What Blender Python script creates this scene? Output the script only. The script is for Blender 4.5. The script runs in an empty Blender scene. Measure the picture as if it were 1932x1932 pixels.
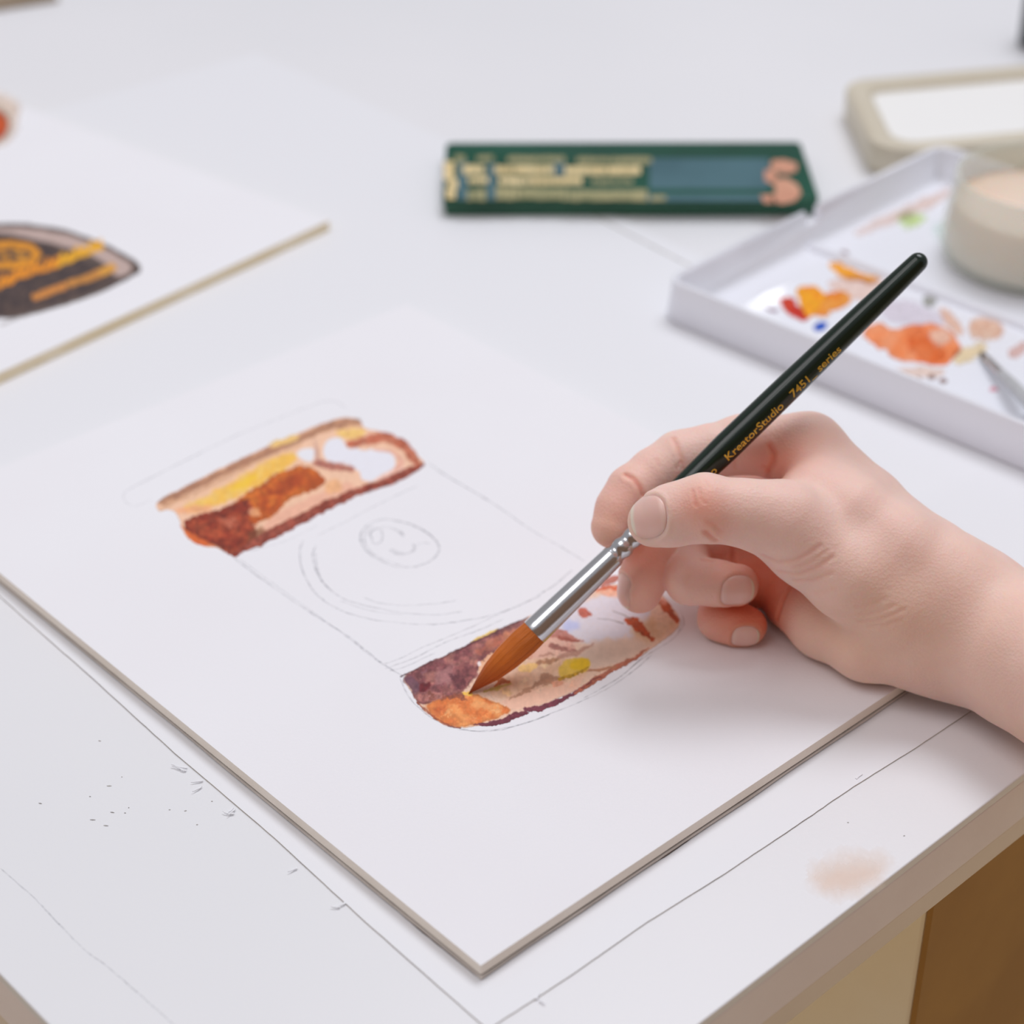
import bpy, bmesh, math, random
import numpy as np
from mathutils import Vector, Matrix
random.seed(7); RNG = np.random.RandomState(7)
SC = bpy.context.scene
COL = SC.collection

# ------------------------------------------------------------------ camera, light, exposure
# local units: millimetres on the table top (x right, y away, z up); the table top is 0.75 m high
F_PX = 3723.0; PITCH = math.atan(2413 / 3723.0); CAM_H = 380.0; TZ = 0.75
SP, CP = math.sin(PITCH), math.cos(PITCH)
cam = bpy.data.cameras.new('camera'); cam_o = bpy.data.objects.new('camera', cam); COL.objects.link(cam_o)
cam_o.location = (0, 0, TZ + CAM_H / 1000)
cam_o.rotation_euler = (math.pi / 2 - PITCH, 0, 0)
cam.sensor_width = 36; cam.lens = F_PX / 1932 * 36
cam.clip_start = 0.02; cam.clip_end = 60
cam.dof.use_dof = True; cam.dof.focus_distance = 0.570; cam.dof.aperture_fstop = cam.lens / 8.6
SC.camera = cam_o
SC.view_settings.view_transform = 'Standard'; SC.view_settings.look = 'None'
SC.view_settings.gamma = 1; SC.view_settings.use_curve_mapping = False
SC.view_settings.exposure = 0.09

world = bpy.data.worlds.new('room_light'); SC.world = world; world.use_nodes = True
bg = world.node_tree.nodes['Background']
bg.inputs['Color'].default_value = (0.985, 0.965, 1.0, 1); bg.inputs['Strength'].default_value = 0.37

def area(name, loc, target, sx, sy, watt, color):
    l = bpy.data.lights.new(name, 'AREA'); l.shape = 'RECTANGLE'; l.size = sx; l.size_y = sy
    l.energy = watt; l.color = color
    o = bpy.data.objects.new(name, l); COL.objects.link(o); o.location = loc
    o.rotation_euler = (Vector(target) - Vector(loc)).to_track_quat('-Z', 'Y').to_euler()
    return o
area('window_light', (0.65, 1.75, 3.6), (0.05, 0.5, 0.75), 1.6, 1.2, 40.5, (0.93, 0.945, 1.0))
area('fill_light', (-0.7, 0.15, 2.5), (0.0, 0.5, 0.75), 1.0, 1.0, 7.8, (1.0, 0.97, 0.98))  # unseen fill added to brighten the skin and the foreground

# ------------------------------------------------------------------ coordinates
def P(px, py, h=0.0):
    """point of the table world (mm) at height h seen at a place of the photograph"""
    u = (px - 966) / F_PX; v = (py - 966) / F_PX
    t = (CAM_H - h) / (SP + v * CP)
    return np.array([u * t, (CP - v * SP) * t, h])
def PY(px, py, Y):
    u = (px - 966) / F_PX; v = (py - 966) / F_PX
    t = Y / (CP - v * SP)
    return np.array([u * t, Y, CAM_H - t * (SP + v * CP)])
def to_px(q):
    q = np.asarray(q, dtype=float); rz = q[..., 2] - CAM_H
    d = q[..., 1] * CP - rz * SP
    return 966 + F_PX * q[..., 0] / d, 966 - F_PX * (q[..., 1] * SP + rz * CP) / d
def unit(v):
    v = np.asarray(v, dtype=float); return v / np.linalg.norm(v)
def lin(c):
    return tuple((x / 255 / 12.92) if x / 255 <= 0.04045 else ((x / 255 + 0.055) / 1.055) ** 2.4 for x in c)
LIN = lambda a: np.where(a <= 0.04045, a / 12.92, ((a + 0.055) / 1.055) ** 2.4)

# ------------------------------------------------------------------ objects
def tag(o, label=None, cat=None, group=None, kind=None):
    if label: o['label'] = label
    if cat: o['category'] = cat
    if group: o['group'] = group
    if kind: o['kind'] = kind
    return o
ORIG = {}
def empty(name, loc, label, cat, group=None):
    o = bpy.data.objects.new(name, None); COL.objects.link(o)
    o.location = (loc[0] / 1000, loc[1] / 1000, TZ + loc[2] / 1000); o.empty_display_size = 0.02
    ORIG[o.name] = np.array([loc[0], loc[1], loc[2]], dtype=float)
    return tag(o, label, cat, group)
def origin_of(o):
    r = np.zeros(3)
    while o is not None:
        r = r + ORIG.get(o.name, 0); o = o.parent
    return r
def mesh_obj(name, verts, faces, mat, parent=None, smooth=False, colors=None, extra=None):
    verts = np.asarray(verts, dtype=float).reshape(-1, 3)
    if parent is None:
        org = np.array([verts[:, 0].mean(), verts[:, 1].mean(), verts[:, 2].min()])
    else:
        org = origin_of(parent)
    me = bpy.data.meshes.new(name)
    if isinstance(faces, np.ndarray):
        n = len(faces); k = faces.shape[1]
        me.vertices.add(len(verts)); me.vertices.foreach_set('co', ((verts - org) / 1000).astype(np.float32).ravel())
        me.loops.add(n * k); me.loops.foreach_set('vertex_index', faces.astype(np.int32).ravel())
        me.polygons.add(n); me.polygons.foreach_set('loop_start', np.arange(0, n * k, k, dtype=np.int32))
        me.update(calc_edges=True); me.validate()
    else:
        me.from_pydata([tuple(v) for v in (verts - org) / 1000], [], [tuple(f) for f in faces])
    if smooth:
        me.polygons.foreach_set('use_smooth', [True] * len(me.polygons))
    me.materials.append(mat)
    for nm, arr in ((('Col', colors),) + tuple((extra or {}).items())):
        if arr is not None:
            at = me.color_attributes.new(nm, 'FLOAT_COLOR', 'POINT')
            a = np.ones((len(verts), 4), dtype=np.float32); a[:, :arr.shape[1]] = arr
            at.data.foreach_set('color', a.ravel())
    me.update()
    o = bpy.data.objects.new(name, me); COL.objects.link(o)
    if parent is None:
        o.location = (org[0] / 1000, org[1] / 1000, TZ + org[2] / 1000)
        ORIG[o.name] = org
    else:
        o.parent = parent; ORIG[o.name] = np.zeros(3)
    return o
def sharp_by_angle(o, deg=35):
    bm = bmesh.new(); bm.from_mesh(o.data)
    for e in bm.edges:
        if len(e.link_faces) == 2 and e.calc_face_angle(0) > math.radians(deg): e.smooth = False
    for f in bm.faces: f.smooth = True
    bm.to_mesh(o.data); bm.free()
def bevel(o, w, seg=2):
    m = o.modifiers.new('bevel', 'BEVEL'); m.width = w / 1000; m.segments = seg; m.limit_method = 'ANGLE'; return o

class MB:
    def __init__(s): s.v = []; s.f = []
    def add(s, v, f):
        n = len(s.v); s.v += [list(map(float, q)) for q in v]; s.f += [[n + i for i in q] for q in f]
    def prism(s, poly, z0, z1):
        n = len(poly)
        s.add([(p[0], p[1], z0) for p in poly] + [(p[0], p[1], z1) for p in poly],
              [list(range(n))[::-1], list(range(n, 2 * n))] + [[i, (i + 1) % n, n + (i + 1) % n, n + i] for i in range(n)])
    def build(s, name, mat, parent=None, **k): return mesh_obj(name, s.v, s.f, mat, parent, **k)

def ccw(poly):
    a = sum(poly[i][0] * poly[(i + 1) % len(poly)][1] - poly[(i + 1) % len(poly)][0] * poly[i][1] for i in range(len(poly)))
    return poly if a > 0 else poly[::-1]
def rounded(poly, r, n=6):
    out = []; poly = ccw([np.array(p[:2], dtype=float) for p in poly]); m = len(poly)
    rr = r if hasattr(r, '__len__') else [r] * m
    for i in range(m):
        p, a, b = poly[i], poly[i - 1], poly[(i + 1) % m]
        u, w = unit(a - p), unit(b - p); ang = math.acos(max(-1, min(1, float(u @ w)))); t = rr[i] / math.tan(ang / 2)
        s_, e_ = p + u * t, p + w * t; c = p + unit(u + w) * (rr[i] / math.sin(ang / 2))
        a0 = math.atan2(*(s_ - c)[::-1]); a1 = math.atan2(*(e_ - c)[::-1])
        while a1 < a0: a1 += 2 * math.pi
        if a1 - a0 > math.pi: a1 -= 2 * math.pi
        for k in range(n + 1):
            t_ = a0 + (a1 - a0) * k / n; out.append(c + rr[i] * np.array([math.cos(t_), math.sin(t_)]))
    return out
def loft(mb, loops, cap0=True, cap1=True, closed=True):
    n = len(loops[0]); v = [q for L in loops for q in L]; f = []
    for k in range(len(loops) - 1):
        for i in range(n if closed else n - 1):
            j = (i + 1) % n; f.append([k * n + i, k * n + j, (k + 1) * n + j, (k + 1) * n + i])
    if cap0: f.append(list(range(n))[::-1])
    if cap1: f.append([(len(loops) - 1) * n + i for i in range(n)])
    mb.add(v, f)
def lathe(mb, A, D, prof, n=40, cap0=True, cap1=True):
    """revolve (distance along axis, radius) around the axis from A in direction D"""
    D = unit(D); w = unit(np.cross(D, [0, 0, 1]) if abs(D[2]) < 0.99 else [1, 0, 0]); t = np.cross(w, D)
    loft(mb, [[A + D * s + r * (math.cos(2 * math.pi * i / n) * w + math.sin(2 * math.pi * i / n) * t) for i in range(n)] for s, r in prof], cap0, cap1)

# ------------------------------------------------------------------ materials
def principled(name, base=(200, 200, 200), rough=0.5, **k):
    m = bpy.data.materials.new(name); m.use_nodes = True; nt = m.node_tree
    b = nt.nodes['Principled BSDF']
    b.inputs['Base Color'].default_value = (*lin(base), 1); b.inputs['Roughness'].default_value = rough
    for kk, v in k.items(): b.inputs[kk.replace('_', ' ')].default_value = v
    return m, nt, b
def N(nt, t, **k):
    n = nt.nodes.new(t)
    for a, v in k.items(): setattr(n, a, v)
    return n
def noise(nt, scale, detail=4, rough=0.5, vec=None):
    n = N(nt, 'ShaderNodeTexNoise'); n.inputs['Scale'].default_value = scale; n.inputs['Detail'].default_value = detail
    n.inputs['Roughness'].default_value = rough
    if vec is None:
        tc = N(nt, 'ShaderNodeTexCoord'); vec = tc.outputs['Object']
    nt.links.new(vec, n.inputs['Vector']); return n
def vary(nt, b, c0, c1, scale, detail=4, lo=0.35, hi=0.65):
    n = noise(nt, scale, detail); r = N(nt, 'ShaderNodeValToRGB')
    r.color_ramp.elements[0].position = lo; r.color_ramp.elements[0].color = (*lin(c0), 1)
    r.color_ramp.elements[1].position = hi; r.color_ramp.elements[1].color = (*lin(c1), 1)
    nt.links.new(n.outputs['Fac'], r.inputs['Fac']); nt.links.new(r.outputs['Color'], b.inputs['Base Color']); return r
def bump(nt, b, scale, dist, detail=3, strength=1.0):
    n = noise(nt, scale, detail); bp = N(nt, 'ShaderNodeBump'); bp.inputs['Distance'].default_value = dist
    bp.inputs['Strength'].default_value = strength
    nt.links.new(n.outputs['Fac'], bp.inputs['Height']); nt.links.new(bp.outputs['Normal'], b.inputs['Normal']); return bp
M = {}
m, nt, b = principled('table_white', (238, 238, 241), 0.38); vary(nt, b, (235, 236, 239), (240, 240, 243), 3); bump(nt, b, 900, 0.00003); M['table'] = m
m, nt, b = principled('table_edge', (214, 196, 186), 0.5); vary(nt, b, (244, 234, 236), (250, 242, 244), 25); bump(nt, b, 1500, 0.0001); M['tedge'] = m
m, nt, b = principled('table_edge_low', (236, 222, 208), 0.45); vary(nt, b, (230, 216, 202), (240, 227, 214), 12); M['tlow'] = m
m, nt, b = principled('shaded_wood', (120, 82, 30), 0.6); vary(nt, b, (160, 112, 40), (176, 128, 52), 18); M['wood_shade'] = m
m, nt, b = principled('floor_beige', (216, 196, 146), 0.5); vary(nt, b, (232, 216, 176), (242, 228, 192), 4); M['floor'] = m
m, nt, b = principled('dark_blocker', (150, 118, 96), 0.8); vary(nt, b, (142, 110, 88), (158, 126, 104), 2); M['wall'] = m
m, nt, b = principled('crumb', (176, 174, 170), 0.8); vary(nt, b, (150, 148, 146), (200, 196, 190), 200); M['crumb'] = m
m, nt, b = principled('lit_wood', (226, 200, 160), 0.5); vary(nt, b, (252, 238, 212), (254, 244, 224), 14); M['lit_wood'] = m
m, nt, b = principled('paper', (243, 242, 246), 0.75); vary(nt, b, (242, 241, 245), (244, 244, 248), 9); bump(nt, b, 1300, 0.00006, 4); M['paper'] = m
m, nt, b = principled('thin_paper', (240, 241, 245), 0.45); bump(nt, b, 60, 0.00005); M['thin'] = m
m, nt, b = principled('thin_paper_edge', (150, 140, 128), 0.8); vary(nt, b, (170, 162, 152), (200, 192, 180), 60); M['thinedge'] = m
m, nt, b = principled('pad_edge', (226, 214, 196), 0.85)
vary(nt, b, (244, 234, 220), (252, 244, 232), 30); bump(nt, b, 900, 0.0002); M['padedge'] = m
m, nt, b = principled('cream_board_edge', (226, 208, 170), 0.8); vary(nt, b, (244, 228, 192), (252, 240, 212), 40); M['cream'] = m
m, nt, b = principled('glue_and_gap_shade', (86, 72, 66), 0.7); vary(nt, b, (70, 58, 54), (116, 98, 88), 120); M['glue_gap'] = m
m, nt, b = principled('backing_card', (214, 206, 196), 0.8); vary(nt, b, (206, 197, 188), (222, 214, 205), 60); M['backing'] = m
m, nt, b = principled('palette_plastic', (243, 245, 253), 0.30); b.inputs['Specular IOR Level'].default_value = 0.4; b.inputs['Coat Weight'].default_value = 0.35; b.inputs['Coat Roughness'].default_value = 0.05; M['palette'] = m
m, nt, b = principled('cream_tray', (216, 207, 186), 0.4); vary(nt, b, (211, 201, 180), (221, 213, 193), 6); M['tray'] = m
m, nt, b = principled('tray_lining', (246, 246, 244), 0.6); M['lining'] = m
m, nt, b = principled('green_tin', (8, 70, 54), 0.55); vary(nt, b, (4, 66, 50), (10, 82, 62), 14); b.inputs['Specular IOR Level'].default_value = 0.25; M['green'] = m
m, nt, b = principled('green_tin_side', (22, 84, 62), 0.5); vary(nt, b, (22, 80, 58), (34, 96, 70), 20); M['greens'] = m
m, nt, b = principled('blue_print_and_sheen', (62, 92, 104), 0.5); vary(nt, b, (58, 96, 106), (72, 110, 120), 30); b.inputs['Specular IOR Level'].default_value = 0.3; M['print_sheen'] = m
m, nt, b = principled('gold_print', (214, 186, 128), 0.6); vary(nt, b, (226, 200, 142), (246, 224, 170), 80); M['gold'] = m
m, nt, b = principled('dull_gold_print', (148, 146, 100), 0.6); vary(nt, b, (140, 140, 98), (176, 166, 120), 80); M['dullgold'] = m
m, nt, b = principled('copper_print', (212, 152, 124), 0.5); vary(nt, b, (206, 142, 114), (220, 164, 134), 60); M['copper'] = m
m, nt, b = principled('gold_lettering', (214, 174, 52), 0.35, Metallic=0.3); vary(nt, b, (205, 160, 40), (228, 190, 76), 600); M['letter'] = m
m, nt, b = principled('chrome', (210, 211, 214), 0.2, Metallic=1.0); bump(nt, b, 500, 0.00002); M['chrome'] = m
m, nt, b = principled('lacquer', (8, 26, 16), 0.13); b.inputs['Specular IOR Level'].default_value = 0.5
tc = N(nt, 'ShaderNodeVertexColor', layer_name='Hair'); mp = N(nt, 'ShaderNodeVectorMath', operation='MULTIPLY'); mp.inputs[1].default_value = (70, 1.2, 1); n = noise(nt, 1, 3, .5, mp.outputs[0])
nt.links.new(tc.outputs['Color'], mp.inputs[0]); rp = N(nt, 'ShaderNodeValToRGB'); rp.color_ramp.elements[0].position = .35; rp.color_ramp.elements[0].color = (*lin((3, 13, 8)), 1); rp.color_ramp.elements[1].position = .7; rp.color_ramp.elements[1].color = (*lin((16, 46, 28)), 1)  # lighter green streaks along the handle paint in its highlight streaks
nt.links.new(n.outputs['Fac'], rp.inputs['Fac']); nt.links.new(rp.outputs['Color'], b.inputs['Base Color'])
bp = N(nt, 'ShaderNodeBump'); bp.inputs['Distance'].default_value = 0.00006; nt.links.new(n.outputs['Fac'], bp.inputs['Height']); nt.links.new(bp.outputs['Normal'], b.inputs['Normal']); M['lacquer'] = m
m, nt, b = principled('amber_tip', (150, 96, 20), 0.2); vary(nt, b, (140, 86, 16), (176, 120, 40), 500); M['amber'] = m
m, nt, b = principled('dark_jar', (70, 74, 78), 0.3); vary(nt, b, (62, 66, 70), (84, 88, 92), 20); M['darkjar'] = m
m, nt, b = principled('brown_card', (150, 132, 110), 0.8); vary(nt, b, (140, 122, 100), (160, 142, 122), 20); M['card'] = m
m, nt, b = principled('grey_handle', (176, 178, 180), 0.3); vary(nt, b, (168, 170, 172), (190, 192, 194), 60); M['greyh'] = m
m, nt, b = principled('dark_bristle', (74, 62, 50), 0.6); vary(nt, b, (60, 50, 42), (96, 84, 70), 500); M['dbristle'] = m
# bristles: fine streaks along the hairs (vertex colour carries root-to-tip tone)
m, nt, b = principled('bristle', (180, 92, 20), 0.42)
at = N(nt, 'ShaderNodeVertexColor', layer_name='Col'); n = noise(nt, 1, 3)
tc = N(nt, 'ShaderNodeVertexColor', layer_name='Hair'); mp = N(nt, 'ShaderNodeVectorMath', operation='MULTIPLY'); mp.inputs[1].default_value = (95, 3.0, 1)
nt.links.new(tc.outputs['Color'], mp.inputs[0]); nt.links.new(mp.outputs[0], n.inputs['Vector'])
mr = N(nt, 'ShaderNodeMapRange'); mr.inputs['To Min'].default_value = 0.72; mr.inputs['To Max'].default_value = 1.25
nt.links.new(n.outputs['Fac'], mr.inputs['Value'])
mx = N(nt, 'ShaderNodeVectorMath', operation='SCALE'); nt.links.new(at.outputs['Color'], mx.inputs[0]); nt.links.new(mr.outputs[0], mx.inputs['Scale'])
nt.links.new(mx.outputs[0], b.inputs['Base Color'])
bp = N(nt, 'ShaderNodeBump'); bp.inputs['Distance'].default_value = 0.0003; nt.links.new(n.outputs['Fac'], bp.inputs['Height']); nt.links.new(bp.outputs['Normal'], b.inputs['Normal'])
M['bristle'] = m
# paint on paper / plastic: vertex colour and vertex alpha
def paint_mat(name, rough, scale=500, bumpd=0.00004):
    m, nt, b = principled(name, (255, 255, 255), rough)
    at = N(nt, 'ShaderNodeVertexColor', layer_name='Col'); nt.links.new(at.outputs['Color'], b.inputs['Base Color'])
    n = noise(nt, scale, 4); bp = N(nt, 'ShaderNodeBump'); bp.inputs['Distance'].default_value = bumpd
    nt.links.new(n.outputs['Fac'], bp.inputs['Height']); nt.links.new(bp.outputs['Normal'], b.inputs['Normal'])
    al = N(nt, 'ShaderNodeVertexColor', layer_name='Alpha'); sp = N(nt, 'ShaderNodeSeparateColor')
    nt.links.new(al.outputs['Color'], sp.inputs[0]); nt.links.new(sp.outputs[0], b.inputs['Alpha'])
    return m
M['watercolour'] = paint_mat('watercolour', 0.7)
M['wet'] = paint_mat('wet_paint', 0.5, 200, 0.0002); M['wet'].node_tree.nodes['Principled BSDF'].inputs['Specular IOR Level'].default_value = 0.25
# graphite lines: broken by paper grain
m, nt, b = principled('graphite', (150, 152, 160), 0.6)
n = noise(nt, 700, 3); n2 = noise(nt, 60, 2)
r = N(nt, 'ShaderNodeMapRange'); r.inputs['From Min'].default_value = 0.38; r.inputs['From Max'].default_value = 0.66; r.inputs['To Min'].default_value = 0.10; r.inputs['To Max'].default_value = 0.37
nt.links.new(n.outputs['Fac'], r.inputs['Value'])
mu = N(nt, 'ShaderNodeMath', operation='MULTIPLY'); r2 = N(nt, 'ShaderNodeMapRange'); r2.inputs['From Min'].default_value = 0.3; r2.inputs['From Max'].default_value = 0.65; r2.inputs['To Min'].default_value = 0.45; r2.inputs['To Max'].default_value = 1.15
nt.links.new(n2.outputs['Fac'], r2.inputs['Value']); nt.links.new(r.outputs[0], mu.inputs[0]); nt.links.new(r2.outputs[0], mu.inputs[1]); nt.links.new(mu.outputs[0], b.inputs['Alpha'])
M['graphite'] = m
# skin
m, nt, b = principled('skin', (226, 176, 158), 0.5)
at = N(nt, 'ShaderNodeVertexColor', layer_name='Col')
n = noise(nt, 110, 4); mr = N(nt, 'ShaderNodeMapRange'); mr.inputs['To Min'].default_value = 0.93; mr.inputs['To Max'].default_value = 1.07
nt.links.new(n.outputs['Fac'], mr.inputs['Value'])
mx = N(nt, 'ShaderNodeVectorMath', operation='SCALE'); nt.links.new(at.outputs['Color'], mx.inputs[0]); nt.links.new(mr.outputs[0], mx.inputs['Scale'])
nt.links.new(mx.outputs[0], b.inputs['Base Color'])
b.inputs['Subsurface Weight'].default_value = 0.55; b.inputs['Subsurface Radius'].default_value = (1.0, 0.32, 0.14); b.inputs['Subsurface Scale'].default_value = 0.0035
b.inputs['Specular IOR Level'].default_value = 0.35
vo = N(nt, 'ShaderNodeTexVoronoi'); vo.inputs['Scale'].default_value = 1100; tc = N(nt, 'ShaderNodeTexCoord'); nt.links.new(tc.outputs['Object'], vo.inputs['Vector'])
n3 = noise(nt, 450, 4); ad = N(nt, 'ShaderNodeMath', operation='ADD'); nt.links.new(vo.outputs['Distance'], ad.inputs[0]); nt.links.new(n3.outputs['Fac'], ad.inputs[1])
bp = N(nt, 'ShaderNodeBump'); bp.inputs['Distance'].default_value = 0.00009; nt.links.new(ad.outputs[0], bp.inputs['Height']); nt.links.new(bp.outputs['Normal'], b.inputs['Normal'])
M['skin'] = m
m, nt, b = principled('nail', (222, 172, 164), 0.28); b.inputs['Subsurface Weight'].default_value = 0.3; b.inputs['Subsurface Scale'].default_value = 0.002
at = N(nt, 'ShaderNodeVertexColor', layer_name='Col'); nt.links.new(at.outputs['Color'], b.inputs['Base Color']); M['nail'] = m
# jar glass and murky water
m, nt, b = principled('jar_glass', (240, 244, 230), 0.15); b.inputs['Alpha'].default_value = 0.40; M['glass'] = m
m, nt, b = principled('murky_water', (222, 200, 182), 0.25); b.inputs['Subsurface Weight'].default_value = 0.5; b.inputs['Subsurface Scale'].default_value = 0.01; vary(nt, b, (240, 216, 196), (248, 226, 208), 30); M['water'] = m

# ------------------------------------------------------------------ floor and table
c_px = P(615, 2473, 0); eL = unit(P(0, 1838, 0) - c_px); eR = unit(P(1932, 1490, 0) - c_px)
eR = unit(eR - eL * (eR @ eL))
def table_poly(inset, a0=0, LL=1500, RR=1150):
    return [(c_px + eL * x + eR * y)[:2] for x, y in ((inset, inset), (inset, RR - inset), (LL - inset, RR - inset), (LL - inset, inset))]
fl = MB(); fl.prism([(-3500, -1500), (3500, -1500), (3500, 4500), (-3500, 4500)], -800, -750)
tag(fl.build('floor', M['floor']), kind='structure')
wb = MB(); wb.prism([(-3500, -1600), (3500, -1600), (3500, -1500), (-3500, -1500)], -750, 1900)
tag(wb.build('blocker_wall', M['wall']), kind='structure')  # unseen wall added for dark reflections and to block world light
table = empty('table', (*(c_px + eL * 600 + eR * 500)[:2], -750), 'large white table with a thick beige edge that everything stands on', 'table')
def slab(name, inset, z0, z1, mat, r=0.6):
    mb = MB(); mb.prism(ccw(table_poly(inset)), z0, z1); o = mb.build(name, mat, table); bevel(o, r, 3); return o
slab('tabletop', 0, -3.2, 0, M['table'], 0.5)
slab('edge_band', 0.25, -20.5, -3.3, M['tedge'], 0.8)
slab('under_frame', 1.2, -31, -20.6, M['tlow'], 1.5)
for zz in np.arange(-31, -200, -1.0):   # the visible front corner of the leg stands just inside the table edge
    pc = P(1731, 1832, zz)
    if (pc - c_px) @ eL > 9: break
# broad wooden legs under the top
def leg(cx, cy, name='leg'):
    mb = MB(); q = np.array([cx, cy]); a, c2 = eR[:2], eL[:2]
    mb.prism(ccw([q, q + a * 150, q + a * 150 + c2 * 60, q + c2 * 60]), -750, -31.2)
    o = mb.build(name, M['lit_wood'], table); bevel(o, 1.5)
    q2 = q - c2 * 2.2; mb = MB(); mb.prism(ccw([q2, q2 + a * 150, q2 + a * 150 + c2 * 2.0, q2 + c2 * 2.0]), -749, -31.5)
    pn = mb.build('shaded_face', M['wood_shade'], o); pn['label'] = 'dark brown sheet painting the shade on the outer face of the leg'; return o  # dark sheet paints the leg's shaded face, the pale wood its lit face
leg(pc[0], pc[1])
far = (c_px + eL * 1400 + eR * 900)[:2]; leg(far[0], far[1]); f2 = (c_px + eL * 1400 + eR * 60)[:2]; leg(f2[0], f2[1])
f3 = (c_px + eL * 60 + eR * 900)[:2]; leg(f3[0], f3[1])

# ------------------------------------------------------------------ large thin paper under the pad
c1 = P(922, 1944, 0); gl = unit(P(0, 1128, 0) - c1); gr = unit(P(1830, 1330, 0) - c1); gr = unit(gr - gl * (gr @ gl))
far_d = float((P(1226, 440, 0) - c1) @ gr)
paper = empty('table_paper', (*(c1 + gl * 200 + gr * 200)[:2], 0), 'large thin white paper with frayed edges lying on the table under the pad', 'paper')
def wavy(a, b, n, amp, seed):
    rs = np.random.RandomState(seed); d = b - a; nn = np.array([-d[1], d[0], 0]) / np.linalg.norm(d); out = []
    w = np.interp(np.arange(n), np.linspace(0, n, 14), rs.randn(14)) * amp
    for i in range(n): out.append(a + d * i / n + nn * (w[i] + rs.randn() * amp * 0.12))
    return out
LL_ = 620
cs = [c1, c1 + gr * far_d, c1 + gr * far_d + gl * LL_, c1 + gl * LL_]
outline = sum([wavy(cs[i], cs[(i + 1) % 4], 160, 0.28, 5 + i) for i in range(4)], [])
mb = MB(); mb.prism(ccw([q[:2] for q in outline]), 0.02, 0.42); sh = mb.build('sheet', M['thin'], paper)
sh.data.materials.append(M['thinedge'])
for p_ in sh.data.polygons:
    if abs(p_.normal.z) < 0.5: p_.material_index = 1
cr = P(1080, 386, .45), P(1420, 563, .45); dcr = unit(cr[1] - cr[0]); ncr = np.array([-dcr[1], dcr[0], 0])
mb = MB(); mb.prism(ccw([(cr[0] - ncr * .5)[:2], (cr[1] - ncr * .5)[:2], (cr[1] + ncr * .5)[:2], (cr[0] + ncr * .5)[:2]]), .40, .47); tag(mb.build('fold', M['crumb'], paper), 'grey fold line across the far end of the paper')
# torn fibres along the edge
def fray(px, py, n, L, seed, ang):
    rs = np.random.RandomState(seed); mb = MB(); o = P(px, py, 0.4)
    for k in range(n):
        a = ang + rs.randn() * 0.35; p0 = o + np.array([rs.randn(), rs.randn(), 0]) * 1.0; pts = [p0]
        for i in range(5):
            a += rs.randn() * 0.3; pts.append(pts[-1] + np.array([math.cos(a), math.sin(a), 0.12 * rs.rand()]) * L / 5)
        for i in range(5):
            d = unit(pts[i + 1] - pts[i]); nn = np.array([-d[1], d[0], 0]) * (0.26 * (1 - i / 5) + 0.06); n2 = np.array([-d[1], d[0], 0]) * (0.26 * (1 - (i + 1) / 5) + 0.05)
            up = np.array([0, 0, 0.25])
            mb.add([pts[i] - nn, pts[i] + nn, pts[i + 1] + n2, pts[i + 1] - n2, pts[i] - nn + up, pts[i] + nn + up, pts[i + 1] + n2 + up, pts[i + 1] - n2 + up],
                   [[0, 3, 2, 1], [4, 5, 6, 7], [0, 1, 5, 4], [1, 2, 6, 5], [2, 3, 7, 6], [3, 0, 4, 7]])
    mb.build('torn_fibre', M['thin'], paper)
for a in ((356, 1452, 2, 5, 1, 2.9), (382, 1475, 2, 3.5, 2, 4.0), (440, 1528, 3, 3.5, 3, 4.2), (558, 1634, 1, 3, 4, 3.3), (652, 1716, 2, 2.5, 5, 4.2), (1012, 1890, 2, 2, 6, 0.2), (1618, 1470, 1, 3, 7, 0.1)):
    fray(*a)

# ------------------------------------------------------------------ watercolour pad
PT = 5.4
A = P(907, 1822, PT); dirR = unit(P(1690, 1300, PT) - A); dirL = unit(P(0, 1082, PT) - A); dirL = unit(dirL - dirR * (dirR @ dirL))
PW, PH = 226.2, 300.0
pad = empty('watercolour_pad', (*(A + dirR * PW / 2 + dirL * PH / 2)[:2], 0.42), 'thick white watercolour pad with a half painted glass drawn on its top page', 'paper pad')
def pad_poly(o):
    return ccw([(A + dirR * x + dirL * y)[:2] for x, y in ((-o, -o), (PW + o, -o), (PW + o, PH + o), (-o, PH + o))])
mb = MB(); mb.prism(pad_poly(-0.0), PT - 3.3, PT); blk = mb.build('page_block', M['paper'], pad); blk.data.materials.append(M['padedge'])
for p_ in blk.data.polygons:
    if abs(p_.normal.z) < 0.5: p_.material_index = 1
mb = MB(); mb.prism(pad_poly(-0.3), PT - 3.88, PT - 3.32); mb.build('glue_layer', M['glue_gap'], pad)
def wav_poly(o, amp, seed):
    p = [np.array([*q, 0]) for q in pad_poly(o)]
    return ccw([q[:2] for q in sum([wavy(p[i], p[(i + 1) % 4], 120, amp, seed + i) for i in range(4)], [])])
mb = MB(); mb.prism(wav_poly(0.25, 0.12, 30), PT - 4.6, PT - 3.9); mb.build('backing_card', M['backing'], pad)
mb = MB(); mb.prism(wav_poly(-0.2, 0.35, 40), PT - 4.96, PT - 4.62); tag(mb.build('gap_shadow', M['glue_gap'], pad), 'dark torn strip painting the gap shadow under the backing card')  # dark strip stands in for the shadow in the gap below the card

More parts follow.
